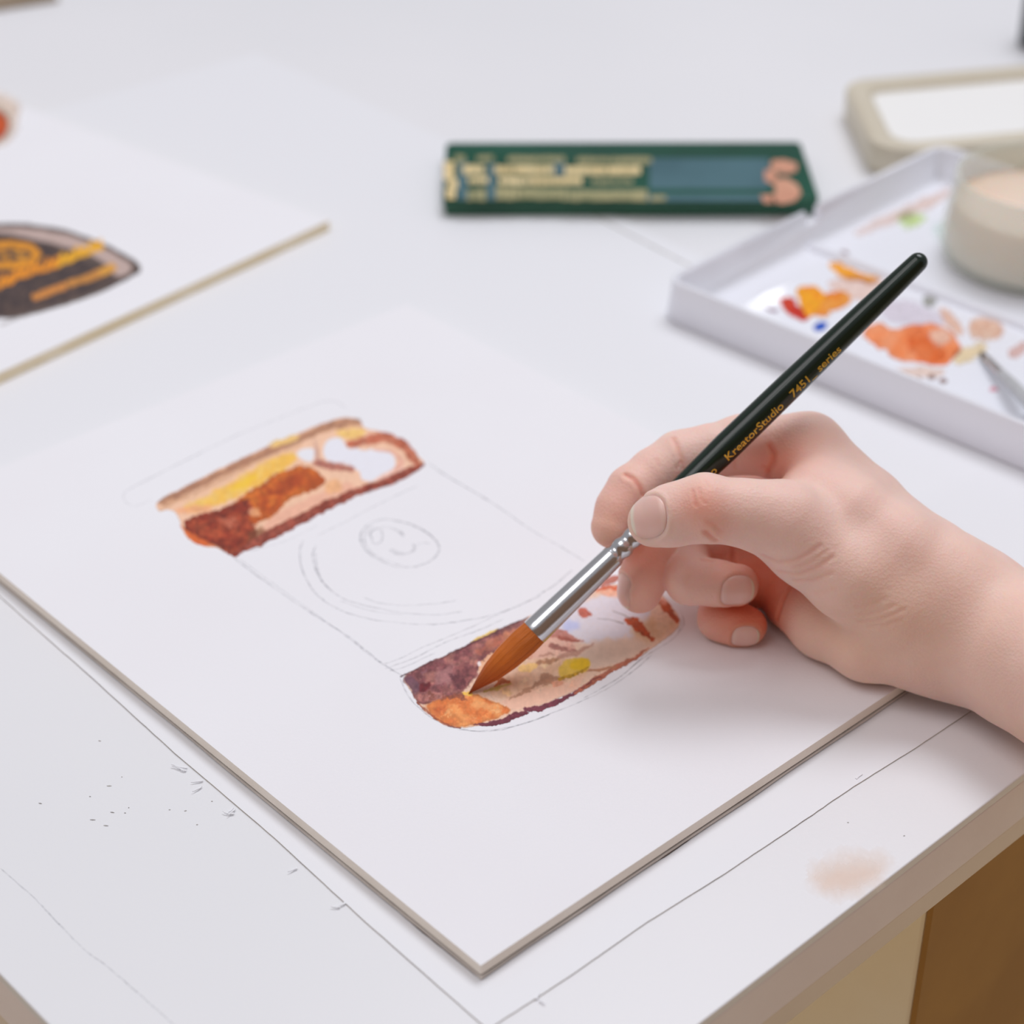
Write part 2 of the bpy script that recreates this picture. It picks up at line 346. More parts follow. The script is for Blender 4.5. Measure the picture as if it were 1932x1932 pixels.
# ------------------------------------------------------------------ raster painting helpers (shape in photo units, evaluated on a grid that lies on the sheet)
def vnoise(x, y, seed):
    xi = np.floor(x).astype(int); yi = np.floor(y).astype(int); fx = x - xi; fy = y - yi
    fx = fx * fx * (3 - 2 * fx); fy = fy * fy * (3 - 2 * fy)
    tab = np.random.RandomState(seed).rand(64, 64)
    g = lambda a, b_: tab[a % 64, b_ % 64]
    return (g(xi, yi) * (1 - fx) + g(xi + 1, yi) * fx) * (1 - fy) + (g(xi, yi + 1) * (1 - fx) + g(xi + 1, yi + 1) * fx) * fy
def fbm(x, y, s, seed, o=4):
    t = 0; a = 0.5; n = 0
    for k in range(o):
        t = t + a * vnoise(x / s + 7.3 * k, y / s - 3.1 * k, seed + k); n += a; a *= 0.55; s *= 0.5
    return t / n
def poly_sd(X, Y, poly):
    d = np.full(X.shape, 1e9); ins = np.zeros(X.shape, bool); n = len(poly)
    for i in range(n):
        x0, y0 = poly[i]; x1, y1 = poly[(i + 1) % n]; ex, ey = x1 - x0, y1 - y0
        t = np.clip(((X - x0) * ex + (Y - y0) * ey) / (ex * ex + ey * ey + 1e-9), 0, 1)
        d = np.minimum(d, (X - x0 - t * ex) ** 2 + (Y - y0 - t * ey) ** 2)
        c = (y0 > Y) != (y1 > Y)
        with np.errstate(divide='ignore', invalid='ignore'):
            xc = (x1 - x0) * (Y - y0) / (y1 - y0 + 1e-12) + x0
        ins ^= c & (X < xc)
    d = np.sqrt(d); return np.where(ins, -d, d)
def line_sd(X, Y, pts, w):
    d = np.full(X.shape, 1e9); n = len(pts) - 1
    if not hasattr(w, '__len__'): w = [w] * (n + 1)
    for i in range(n):
        x0, y0 = pts[i]; x1, y1 = pts[i + 1]; ex, ey = x1 - x0, y1 - y0
        t = np.clip(((X - x0) * ex + (Y - y0) * ey) / (ex * ex + ey * ey + 1e-9), 0, 1)
        d = np.minimum(d, np.hypot(X - x0 - t * ex, Y - y0 - t * ey) - (w[i] + (w[i + 1] - w[i]) * t))
    return d
def smooth_poly(p, it=2):
    for _ in range(it):
        q = []
        for i in range(len(p)):
            a, b_ = np.array(p[i]), np.array(p[(i + 1) % len(p)]); q += [tuple(a * .75 + b_ * .25), tuple(a * .25 + b_ * .75)]
        p = q
    return p
class Paint:
    """layers: polygons or strokes in photo units; colour laid over what is below"""
    def __init__(s, ox, oy, sc, wn=1.0): s.o = (ox, oy); s.s = sc; s.L = []; s.wn = wn
    def T(s, pts): return [(s.o[0] + x / s.s, s.o[1] + y / s.s) for x, y in pts]
    def poly(s, pts, c, soft=2.0, warp=3.0, op=1.0, var=0.12, c2=None, edge=0.0, gs=14): s.L.append(('p', smooth_poly(s.T(pts)), None, c, soft, warp, op, var, c2, edge, gs))
    def line(s, pts, w, c, soft=1.0, warp=1.5, op=1.0, var=0.1, c2=None, gs=10):
        w = [x / s.s / 2 for x in w] if hasattr(w, '__len__') else w / s.s / 2
        s.L.append(('l', s.T(pts), w, c, soft, warp, op, var, c2, 0.0, gs))
    def mesh(s, name, plane_h, step, mat, parent, lift, bbox_px, label=None, grain=0.0):
        x0, y0, x1, y1 = bbox_px
        cs = [P(x, y, plane_h) for x, y in ((x0, y0), (x1, y0), (x1, y1), (x0, y1))]
        ax = [float((q - A) @ dirR) for q in cs]; ay = [float((q - A) @ dirL) for q in cs]
        gx = np.arange(min(ax), max(ax), step); gy = np.arange(min(ay), max(ay), step)
        G = A[None, None, :] + gx[:, None, None] * dirR + gy[None, :, None] * dirL; G[..., 2] = plane_h
        X, Y = to_px(G); bb = (X > x0) & (X < x1) & (Y > y0) & (Y < y1)
        idx = np.argwhere(bb); Xp = X[bb]; Yp = Y[bb]
        col = np.tile(np.array([243, 242, 246]) / 255., (len(Xp), 1)); alp = np.zeros(len(Xp))
        for k, (t, pts, w, c, soft, warp, op, var, c2, edge, gs) in enumerate(s.L):
            bx = [q[0] for q in pts]; by = [q[1] for q in pts]; mg = 25
            sel = (Xp > min(bx) - mg) & (Xp < max(bx) + mg) & (Yp > min(by) - mg) & (Yp < max(by) + mg)
            if not sel.any(): continue
            xs, ys = Xp[sel], Yp[sel]
            wx = (fbm(xs, ys, gs, 11 + k) - .5) * 3.2 * warp + (fbm(xs, ys, 4, 91 + k, 2) - .5) * warp * 1.2; wy = (fbm(xs, ys, gs, 57 + k) - .5) * 3.2 * warp + (fbm(xs, ys, 4, 131 + k, 2) - .5) * warp * 1.0
            d = poly_sd(xs + wx, ys + wy, pts) if t == 'p' else line_sd(xs + wx, ys + wy, pts, w)
            a = np.clip(.5 - d / (2 * soft), 0, 1); a = a * a * (3 - 2 * a) * op
            cc = np.tile(np.array(c) / 255., (len(xs), 1))
            n1 = fbm(xs, ys, gs, 201 + k, 5)
            if c2 is not None:
                m_ = np.clip((n1 - .5) * 4.5 + .5, 0, 1)[:, None]; cc = cc * (1 - m_) + np.array(c2) / 255. * m_
            cc = cc * (1 + var * (fbm(xs, ys, 6, 301 + k, 3) - .5) * 2)[:, None]
            if edge > 0: cc = cc * (1 - edge * np.exp(-((d + 1.5) / 2.0) ** 2))[:, None]
            if grain > 0: a = a * (1 - grain * (vnoise(xs / 2.3, ys / 1.6, 500 + k) > .8))
            col[sel] = col[sel] * (1 - a[:, None]) + cc * a[:, None]
            if t == 'p' or True: alp[sel] = 1 - (1 - alp[sel]) * (1 - a)
        # keep the colour of the paint itself where the alpha fades
        idm = -np.ones(bb.shape, int); keep = alp > 0.004; kd = idx[keep]; idm[kd[:, 0], kd[:, 1]] = np.arange(len(kd))
        # undo the paper share: paint colour = (mix - paper*(1-a))/a
        a_ = np.maximum(alp[keep], .02)[:, None]; pc_ = (col[keep] - np.array([243, 242, 246]) / 255. * (1 - a_)) / a_
        pc_ = np.clip(pc_, 0, 1)
        q = np.stack([idm[:-1, :-1], idm[1:, :-1], idm[1:, 1:], idm[:-1, 1:]], -1).reshape(-1, 4); q = q[(q >= 0).all(1)]
        V = G[kd[:, 0], kd[:, 1]].copy(); V[:, 2] = plane_h + lift
        o = mesh_obj(name, V, q, mat, parent, colors=LIN(pc_).astype(np.float32), extra={'Alpha': np.repeat(alp[keep][:, None], 3, 1)})
        if label: o['label'] = label
        return o

# lower part of the painted glass
p = Paint(720, 1050, 3.22)
out = [(110, 730), (300, 640), (500, 550), (700, 450), (880, 372), (1100, 275), (1340, 185), (1450, 160), (1620, 190), (1720, 240), (1770, 310), (1818, 380), (1800, 440), (1740, 490), (1640, 560), (1500, 645), (1350, 725), (1200, 805), (1050, 872), (900, 935), (750, 990), (600, 1030), (480, 1042), (390, 1025), (300, 970), (220, 900), (170, 800)]
p.poly(out, (243, 206, 180), 1.5, 1.2, 1, .04)
p.poly([(560, 500), (640, 470), (720, 430), (690, 460), (600, 500), (530, 530)], (252, 214, 120), 1.5, 2)
p.poly([(900, 420), (1080, 330), (1300, 225), (1520, 215), (1680, 300), (1560, 440), (1500, 500), (1300, 530), (1150, 520), (1000, 480)], (230, 226, 236), 9, 6, .95, .02)
p.poly([(1080, 400), (1140, 370), (1200, 400), (1210, 450), (1120, 460)], (196, 204, 246), 7, 5, .8, .03)
p.poly([(1230, 540), (1400, 500), (1600, 500), (1650, 550), (1500, 630), (1300, 690), (1180, 640)], (230, 202, 182), 8, 5, .9, .04)
p.poly([(1500, 400), (1640, 380), (1760, 380), (1800, 420), (1720, 480), (1600, 540), (1520, 470)], (226, 184, 140), 8, 5, .8, .08, (236, 204, 170))
p.poly([(900, 520), (1050, 450), (1180, 500), (1150, 600), (1000, 640), (880, 620)], (232, 180, 160), 5, 5, .8, .05)
p.poly([(800, 700), (900, 620), (1080, 600), (1250, 650), (1240, 740), (1050, 800), (840, 860), (700, 870), (620, 830)], (240, 200, 168), 5, 5, .9, .06, (232, 186, 150))
p.poly([(700, 880), (900, 810), (1150, 760), (1250, 720), (1180, 810), (1000, 880), (860, 920), (780, 930)], (245, 196, 170), 4, 3, .9, .04)
# mauve brown mass on the left
p.poly([(112, 730), (300, 642), (500, 552), (700, 452), (885, 374), (950, 400), (880, 480), (760, 520), (680, 590), (610, 640), (585, 700), (530, 780), (480, 832), (400, 872), (330, 885), (260, 905), (210, 870), (165, 790)], (170, 108, 100), 1.6, 2.5, 1, .28, (132, 72, 76), .15, 18)
p.poly([(330, 690), (420, 650), (480, 680), (440, 740), (400, 800), (320, 780)], (184, 130, 128), 5, 6, .75, .12)
p.poly([(420, 700), (520, 650), (600, 690), (560, 760), (500, 800), (440, 790)], (112, 56, 62), 5, 7, .85, .3, (150, 86, 84))
p.poly([(560, 560), (700, 490), (860, 420), (820, 470), (700, 560), (600, 600)], (178, 98, 78), 4, 5, .7, .2, (208, 130, 98))
p.poly([(220, 780), (280, 770), (300, 800), (240, 815)], (104, 22, 30), 2, 5, .9, .3)
p.poly([(120, 735), (200, 720), (240, 800), (200, 850), (165, 790)], (106, 74, 92), 4, 3, .7, .2)
p.line([(112, 730), (300, 642), (500, 552), (700, 452), (885, 372)], [6, 8, 10, 9, 8], (92, 44, 50), 1.0, 1.5, .8, .3)
p.poly([(590, 640), (640, 595), (700, 600), (660, 680), (620, 720), (590, 690)], (246, 190, 150), 1.6, 5, .95, .06)
p.poly([(582, 650), (610, 630), (615, 660), (590, 670)], (250, 238, 236), 1, 3, 1, .02)
# orange lower left
p.poly([(262, 905), (340, 872), (480, 832), (600, 845), (700, 885), (800, 940), (700, 985), (560, 1028), (450, 1036), (380, 1020), (300, 965)], (246, 160, 92), 2, 3, 1, .12, (230, 126, 62), .1, 20)
p.poly([(262, 905), (330, 890), (420, 930), (500, 1000), (440, 1035), (380, 1020), (300, 965)], (206, 108, 58), 6, 4, .7, .25, (226, 134, 70))
p.poly([(540, 880), (640, 880), (720, 920), (620, 930), (540, 920)], (250, 176, 112), 4, 4, .8, .08)
p.line([(215, 890), (300, 965), (390, 1022), (480, 1040)], [10, 10, 9, 6], (150, 66, 44), 1.5, 2, .8, .3)
p.poly([(470, 835), (520, 815), (570, 835), (540, 855)], (255, 200, 84), 1.5, 2.5, 1, .04)
p.line([(370, 860), (430, 845), (480, 850), (520, 880)], [30, 26, 20, 8], (140, 76, 60), 2, 5, .85, .3)
# strokes
p.line([(560, 1025), (700, 1012), (790, 975), (880, 945)], [6, 34, 40, 30], (112, 48, 62), 1, 2.5, 1, .2)
p.line([(870, 930), (960, 925), (1060, 885), (1160, 840), (1250, 775)], [20, 34, 32, 22, 14], (124, 56, 72), 1, 2, 1, .2)
p.line([(1180, 830), (1300, 750), (1420, 680), (1540, 615), (1625, 555)], [20, 36, 30, 24, 6], (188, 108, 82), 1.3, 2.5, .95, .15)
p.line([(1210, 800), (1330, 735)], [9, 6], (110, 44, 50), .8, 3.5, .7, .3)
p.line([(1235, 690), (1330, 690), (1420, 670)], [10, 18, 14], (192, 130, 96), 1.3, 1.5, .9)
p.line([(770, 868), (880, 820), (990, 765), (1100, 735)], [5, 30, 50, 24], (188, 140, 112), 1.5, 3, .95, .12)
p.poly([(940, 730), (1010, 700), (1070, 740), (1000, 770)], (184, 134, 104), 2, 3, .9)
p.poly([(1020, 760), (1100, 745), (1120, 780), (1050, 800)], (232, 160, 128), 2, 3, .85)
p.line([(940, 655), (1010, 640), (1090, 615)], [22, 34, 12], (182, 128, 92), 1.5, 3, .9, .15)
p.poly([(820, 690), (880, 650), (950, 650), (930, 690), (860, 710)], (248, 204, 128), 2, 3, .95)
p.poly([(1070, 700), (1100, 640), (1160, 615), (1265, 615), (1270, 680), (1180, 715), (1090, 745)], (236, 196, 78), 1.8, 2.5, 1, .06)
p.poly([(1150, 640), (1200, 620), (1262, 622), (1255, 680), (1180, 690), (1140, 680)], (240, 196, 14), 2.5, 2, 1, .05)
p.line([(1085, 745), (1150, 728), (1230, 690), (1255, 672)], [20, 16, 12, 8], (196, 148, 30), 1, 2.5, 1, .25)
p.line([(1020, 455), (1080, 470), (1150, 500), (1215, 515)], [70, 60, 36, 6], (196, 122, 106), 1.8, 3, .9, .12)
p.line([(1080, 490), (1140, 505), (1200, 512)], [22, 24, 8], (172, 92, 76), 1.4, 2, .9)
p.line([(1030, 545), (1100, 565), (1180, 575)], [30, 36, 10], (158, 98, 86), 1.5, 3, .9, .15)
p.line([(1080, 605), (1180, 590), (1290, 530)], [26, 34, 6], (194, 144, 124), 1.5, 2.5, .9)
p.line([(960, 610), (1020, 590), (1060, 600)], [12, 18, 8], (186, 136, 116), 1.4, 2.5, .85)
p.poly([(1185, 320), (1235, 300), (1265, 335), (1285, 365), (1215, 380)], (198, 104, 84), 1.2, 2.5, 1)
p.poly([(1290, 215), (1400, 190), (1500, 190), (1480, 240), (1400, 250), (1330, 235)], (250, 184, 152), 3, 3, .95)
p.line([(1310, 205), (1380, 190), (1450, 185)], [10, 26, 30], (222, 106, 68), 1.5, 2.5, .95)
p.line([(1340, 165), (1420, 130), (1450, 100)], [30, 40, 40], (206, 128, 112), 2, 2, .9)
p.line([(1490, 385), (1540, 400), (1590, 450), (1640, 500)], [26, 56, 50, 26], (184, 78, 34), 1.2, 4, 1, .2)
p.line([(1690, 275), (1740, 320), (1790, 385)], [36, 48, 34], (196, 88, 40), 1.2, 3.5, 1, .2)
p.poly([(1660, 240), (1720, 240), (1740, 290), (1690, 290)], (240, 176, 160), 3, 3, .7)
p.line([(1310, 376), (1380, 384), (1470, 408)], [4, 5, 8], (150, 142, 140), .8, .8, .7)
p.line([(1405, 332), (1460, 352), (1510, 378)], [5, 8, 8], (150, 138, 134), .8, .8, .7)
p.line([(620, 822), (700, 800), (790, 770)], [10, 26, 10], (206, 176, 84), 2, 3, .9)
p.line([(690, 790), (730, 760), (775, 765)], [10, 36, 16], (184, 92, 30), 1.3, 3, 1, .2)
rs_ = np.random.RandomState(21)
for (x, y, c) in ((560, 640, (206, 140, 122)), (620, 600, (120, 66, 66)), (700, 520, (196, 112, 84)), (760, 480, (216, 140, 100)), (500, 760, (96, 44, 52)), (450, 720, (98, 48, 56)), (380, 800, (150, 88, 84)), (300, 840, (128, 66, 52)), (360, 640, (140, 84, 88)), (260, 700, (134, 90, 100)),
                  (840, 640, (246, 206, 160)), (900, 590, (214, 154, 128)), (990, 660, (250, 216, 170)), (1060, 580, (236, 190, 166)), (1150, 545, (226, 170, 150)), (860, 760, (248, 214, 176)), (760, 820, (240, 196, 140)), (940, 800, (248, 206, 178)), (1160, 770, (240, 184, 152)),
                  (400, 950, (252, 184, 120)), (500, 920, (236, 134, 70)), (620, 960, (230, 122, 60)), (700, 930, (254, 190, 130)), (350, 920, (200, 96, 44)), (540, 990, (244, 150, 90))):
    a = rs_.rand() * 1.2 - .9; l = 22 + 26 * rs_.rand(); dx, dy = l * math.cos(a), l * math.sin(a)
    p.line([(x - dx, y - dy), (x + 4, y + 5), (x + dx, y + dy)], [8, 24 + 22 * rs_.rand(), 6], c, 1.8, 6, .7, .2, gs=8)
p.mesh('painting', PT, 0.26, M['watercolour'], pad, 0.03, (735, 1085, 1300, 1382), 'brown, orange and yellow watercolour of the bottom of the glass', grain=.18)

# upper part of the painted glass
p = Paint(200, 720, 2.927)
p.poly([(270, 665), (500, 550), (800, 400), (1050, 290), (1290, 195), (1390, 205), (1430, 265), (1560, 285), (1680, 360), (1730, 420), (1772, 455), (1650, 515), (1400, 622), (1100, 762), (900, 862), (700, 968), (620, 915), (540, 910), (450, 870), (413, 800), (408, 745), (360, 700), (290, 715)], (250, 204, 172), 1.5, 1.5, 1, .04)
p.poly([(270, 665), (500, 550), (800, 400), (1080, 283), (1290, 193), (1400, 212), (1420, 245), (1250, 265), (1100, 320), (800, 450), (500, 600), (320, 690)], (214, 160, 122), 2, 2, .95, .1, (196, 140, 108))
p.line([(300, 665), (500, 575), (800, 430), (1050, 330), (1250, 240), (1390, 215)], [20, 26, 20, 14, 22, 24], (168, 118, 92), 3, 2.5, .75, .15)
p.poly([(880, 360), (960, 315), (1070, 285), (1060, 320), (960, 360)], (250, 208, 124), 3, 3, .9)
p.line([(300, 705), (550, 600), (850, 440), (1080, 350)], [16, 14, 14, 12], (240, 190, 150), 3, 2, .8)
p.line([(320, 690), (560, 580), (860, 425), (1080, 335)], 8, (176, 126, 92), 2, 2, .6)
p.poly([(420, 690), (600, 610), (800, 490), (1000, 385), (1075, 420), (1010, 470), (900, 545), (780, 612), (600, 695), (470, 725)], (250, 204, 108), 5, 4, 1, .06, (252, 196, 84))
p.poly([(660, 610), (780, 530), (860, 500), (800, 570), (720, 600)], (255, 208, 58), 5, 4, .9, .03)
p.poly([(1250, 280), (1400, 245), (1450, 285), (1380, 330), (1300, 310)], (252, 204, 118), 4, 3, .95)
p.poly([(360, 700), (480, 690), (600, 680), (560, 720), (420, 735)], (246, 176, 130), 4, 3, .9)
p.poly([(700, 665), (800, 602), (890, 560), (900, 520), (1000, 480), (1100, 462), (1180, 500), (1225, 550), (1150, 592), (1000, 650), (950, 725), (850, 785), (750, 800), (650, 800)], (190, 84, 24), 2, 4, 1, .22, (214, 112, 34), .1, 16)
p.poly([(920, 560), (1050, 500), (1120, 480), (1100, 560), (1000, 620), (900, 640), (860, 700)], (160, 58, 20), 6, 6, .6, .2)
p.poly([(420, 745), (550, 738), (650, 690), (780, 640), (820, 690), (780, 770), (830, 810), (820, 880), (700, 968), (620, 915), (520, 885), (435, 830)], (138, 46, 24), 2, 4, 1, .3, (168, 72, 40), .1, 16)
p.poly([(560, 760), (660, 750), (750, 760), (720, 810), (620, 800)], (214, 128, 98), 3, 7, .7, .2, (160, 66, 40))
p.poly([(790, 700), (850, 700), (860, 740), (800, 750)], (240, 180, 140), 2, 4, .7)
p.poly([(780, 820), (900, 800), (960, 830), (860, 890), (780, 900)], (124, 70, 40), 5, 5, .7, .2)
p.poly([(413, 785), (440, 820), (540, 880), (620, 905), (540, 912), (450, 872)], (226, 108, 46), 2.5, 2.5, 1, .1)
p.poly([(850, 800), (960, 710), (1100, 650), (1200, 605), (1310, 540), (1420, 600), (1200, 652), (1050, 742), (880, 830)], (246, 188, 160), 3, 3, 1, .05)
p.poly([(1200, 560), (1290, 530), (1310, 600), (1220, 630)], (248, 186, 134), 4, 3, .9)
p.line([(700, 955), (900, 850), (1100, 745), (1250, 670), (1400, 605), (1500, 570), (1650, 505), (1750, 455)], [20, 60, 50, 52, 40, 50, 46, 24], (136, 52, 34), 2, 3, 1, .25, (160, 78, 60), 12)
p.poly([(1035, 395), (1145, 350), (1155, 440), (1090, 445)], (240, 240, 246), 2.5, 2, 1, .01)
p.poly([(1200, 320), (1300, 300), (1330, 370), (1450, 372), (1590, 385), (1615, 470), (1500, 545), (1410, 555), (1400, 485), (1300, 452), (1200, 452)], (240, 240, 248), 2.5, 2.5, 1, .01)
p.poly([(1500, 520), (1600, 480), (1660, 460), (1640, 490), (1480, 560)], (252, 206, 186), 3, 2, .9)
p.line([(1350, 345), (1450, 320), (1540, 305), (1640, 350), (1690, 410), (1720, 450)], [40, 56, 50, 56, 56, 30], (186, 92, 62), 3, 3, .95, .18, (204, 118, 88))
p.line([(1480, 375), (1580, 385), (1640, 440), (1600, 490)], [10, 16, 26, 20], (240, 176, 156), 3, 2, .8)
p.line([(1150, 330), (1165, 400), (1175, 440)], [6, 20, 24], (206, 160, 146), 2, 2, .9)
p.line([(1160, 450), (1250, 470), (1360, 480)], [30, 50, 30], (184, 112, 96), 2.5, 3, .95, .2)
p.mesh('painting', PT, 0.28, M['watercolour'], pad, 0.03, (270, 770, 830, 1065), 'orange and red brown watercolour of the neck of the glass', grain=.05)

# pencil drawing: thin ribbons of graphite
def ribbon_obj(name, lines, h, mat, parent, frame_lift=0.045):
    mb = MB(); rs = np.random.RandomState(3)
    for pts, w in lines:
        q = [np.array(x, dtype=float) for x in pts]
        # resample smoothly (Catmull-Rom)
        dense = []
        for i in range(len(q) - 1):
            p0, p1, p2, p3 = q[max(i - 1, 0)], q[i], q[i + 1], q[min(i + 2, len(q) - 1)]
            k = max(2, int(np.linalg.norm(p2 - p1) / 9))
            for t in np.arange(k) / k:
                dense.append(.5 * ((2 * p1) + (-p0 + p2) * t + (2 * p0 - 5 * p1 + 4 * p2 - p3) * t * t + (-p0 + 3 * p1 - 3 * p2 + p3) * t ** 3))
        dense.append(q[-1])
        W = [P(x + rs.randn() * .35, y + rs.randn() * .35, h + frame_lift) for x, y in dense]
        vs = []
        for i, c in enumerate(W):
            d = unit(W[min(i + 1, len(W) - 1)] - W[max(i - 1, 0)]); nn = np.array([-d[1], d[0], 0]) * w / 2 * (0.75 + .5 * rs.rand())
            if i in (0, len(W) - 1): nn = nn * .3
            vs += [c - nn, c + nn]
        mb.add(vs, [[2 * i, 2 * i + 2, 2 * i + 3, 2 * i + 1] for i in range(len(W) - 1)])
    return mb.build(name, mat, parent)
sk = []
def S(w, *pts): sk.append((pts, w))
S(.55, (440, 1052), (480, 1082), (540, 1125), (600, 1165), (660, 1203), (720, 1250), (762, 1276))
S(.35, (452, 1055), (560, 1133), (640, 1190), (700, 1238), (745, 1268))
S(.5, (805, 872), (860, 908), (930, 950), (1000, 998), (1060, 1032), (1105, 1060))
S(.4, (820, 885), (920, 942))
S(.45, (240, 925), (232, 935), (238, 948), (255, 955), (285, 943)); S(.4, (240, 925), (260, 915), (340, 873), (450, 820), (560, 776), (610, 758), (635, 758), (655, 772))
S(.3, (250, 918), (300, 893), (380, 855))
# oval badge with letters
S(.7, (700, 985), (684, 1000), (680, 1018), (690, 1038), (712, 1055), (745, 1068), (775, 1070), (805, 1062), (824, 1048), (828, 1030), (815, 1012), (790, 996), (755, 984), (725, 979), (700, 985))
S(.5, (704, 988), (690, 1003), (688, 1022), (700, 1042), (730, 1058), (765, 1069)); S(.4, (720, 980), (760, 984), (800, 1000), (822, 1020))
S(.8, (703, 1020), (698, 1008), (706, 998), (718, 999), (722, 1010), (718, 1024), (706, 1026), (703, 1020)); S(.5, (712, 998), (725, 994), (740, 997), (750, 1002), (760, 1012))
S(1.0, (735, 1037), (748, 1045), (762, 1046), (775, 1042), (783, 1034), (778, 1026)); S(.6, (738, 1034), (752, 1042), (765, 1043)); S(.45, (782, 1028), (800, 1024), (812, 1026)); S(.7, (745, 998), (758, 1004), (762, 1013))
# arcs of the label
S(.55, (573, 1018), (566, 1035), (567, 1062), (577, 1092), (600, 1124), (640, 1150), (690, 1166), (750, 1175), (810, 1178), (870, 1172), (930, 1160), (985, 1140), (1040, 1108), (1080, 1075))
S(.5, (597, 1027), (590, 1045), (594, 1070), (608, 1097), (630, 1118)); S(.5, (594, 1040), (600, 1080), (618, 1108), (650, 1130), (700, 1145), (760, 1156), (820, 1160), (872, 1154))
S(.45, (685, 1127), (720, 1138), (770, 1142), (830, 1138), (860, 1133)); S(.4, (640, 1133), (700, 1152), (760, 1160))
S(.35, (720, 1255), (760, 1240), (800, 1220), (850, 1200), (900, 1178), (960, 1150), (1020, 1125)); S(.35, (726, 1262), (780, 1242), (840, 1212), (900, 1190), (950, 1168)); S(.35, (734, 1266), (770, 1255), (820, 1232))
S(.35, (600, 1010), (660, 980), (720, 948), (790, 915)); S(.3, (470, 1040), (540, 1020), (600, 990))
S(.5, (755, 1280), (768, 1310), (790, 1335), (820, 1358), (860, 1373), (900, 1379), (950, 1374), (1000, 1362), (1050, 1342), (1100, 1322), (1150, 1297), (1200, 1262), (1230, 1235))
S(.4, (860, 1376), (920, 1380), (980, 1368), (1040, 1346)); S(.4, (1100, 1318), (1160, 1284), (1215, 1240), (1270, 1205), (1285, 1180), (1282, 1165))
S(.35, (1275, 1200), (1290, 1180), (1284, 1150)); S(.35, (1130, 1300), (1180, 1270), (1225, 1225))
tag(ribbon_obj('pencil_sketch', sk, PT, M['graphite'], pad), 'grey pencil outline of the glass with an oval badge', kind='stuff')

# ------------------------------------------------------------------ finished artwork on a thick board, behind the pad
BT = 5.2
S0 = P(621, 416, BT); b1 = unit(P(0, 703, BT) - S0); b2 = unit(P(150, 196, BT) - S0); b2 = unit(b2 - b1 * (b1 @ b2))
art = empty('artwork_board', (*(S0 + b1 * 150 + b2 * 120)[:2], 0.42), 'thick white art board with a cream cut edge and a painted bottle label', 'artwork')
mb = MB(); mb.prism(ccw([(S0 + b1 * x + b2 * y)[:2] for x, y in ((0, 0), (380, 0), (380, 290), (0, 290))]), 0.45, BT)
bo = mb.build('board', M['paper'], art); bo.data.materials.append(M['cream']); bevel(bo, 0.25)
for p_ in bo.data.polygons:
    if abs(p_.normal.z) < 0.5: p_.material_index = 1
p = Paint(0, 150, 3.02)
p.poly([(-200, 830), (0, 818), (180, 825), (380, 855), (560, 920), (700, 990), (810, 1060), (800, 1100), (720, 1140), (600, 1200), (450, 1260), (250, 1320), (100, 1355), (0, 1360), (-200, 1370)], (92, 76, 70), 2, 1.5, 1, .15)
p.poly([(-200, 850), (0, 842), (200, 850), (400, 885), (560, 940), (680, 1010), (760, 1060), (740, 1110), (660, 1130), (620, 1060), (540, 1010), (400, 960), (200, 910), (0, 870), (-200, 870)], (196, 172, 164), 2, 1.5, 1, .04)
p.poly([(-200, 870), (0, 880), (150, 905), (300, 945), (420, 990), (540, 1070), (640, 1130), (660, 1150), (400, 1260), (200, 1320), (0, 1350), (-200, 1360)], (86, 68, 62), 2.5, 1.5, 1, .2, (70, 56, 56))
p.line([(-150, 1000), (-60, 950), (60, 940), (170, 955), (215, 1000), (180, 1040), (60, 1060), (-60, 1060), (-150, 1000)], 44, (226, 148, 30), 1.5, 1.5, 1, .1)
p.line([(-90, 1010), (-20, 990), (40, 1000), (40, 1030)], 24, (200, 134, 36), 1.5, 1.5, 1)
p.line([(80, 990), (140, 1000), (120, 1030)], 22, (214, 146, 40), 1.5, 1.5, 1)
bl = [(-60, 1180), (30, 1150), (110, 1110), (200, 1080), (290, 1055), (370, 1025), (450, 990), (540, 955)]
for i, (x, y) in enumerate(bl):
    c = (236, 146, 26) if i < 5 else (242, 176, 26)
    p.line([(x - 30, y + 34), (x - 14, y - 30), (x + 10, y + 8), (x + 34, y - 38), (x + 30, y + 14)], 22, c, 1.2, 1, 1, .05)
    p.line([(x - 40, y + 30), (x + 42, y + 2)], 20, c, 1.2, 1, 1, .05)
p.line([(200, 1240), (280, 1210), (365, 1180)], 44, (216, 140, 62), 1.5, 2, 1); p.line([(400, 1165), (500, 1130), (600, 1090), (640, 1075)], 42, (204, 138, 60), 1.5, 2, 1)
p.line([(590, 1095), (640, 1070)], 46, (224, 160, 60), 1.5, 2, 1)
p.line([(0, 1395), (100, 1360), (400, 1270), (600, 1200)], 10, (150, 140, 130), 3, 1, .5)
p.mesh('painting', BT, 0.6, M['watercolour'], art, 0.03, (-60, 400, 300, 640), 'dark oval bottle label with orange lettering')
p = Paint(0, 0, 4.83)
p.poly([(-150, 860), (0, 850), (120, 900), (180, 960), (160, 1060), (140, 1200), (60, 1290), (-60, 1340), (-200, 1300)], (232, 212, 196), 8, 3, .9)
p.poly([(-200, 1000), (-60, 985), (20, 1000), (85, 1080), (90, 1160), (50, 1240), (-30, 1300), (-200, 1320)], (120, 100, 80), 2, 1, 1)
p.poly([(-200, 1000), (-60, 1000), (20, 1030), (70, 1100), (72, 1160), (30, 1230), (-30, 1280), (-200, 1300)], (196, 66, 20), 2, 1, 1, .1, (208, 84, 16))
p.mesh('painting', BT, 0.6, M['watercolour'], art, 0.03, (-60, 150, 60, 300), 'small round orange red painted spot')

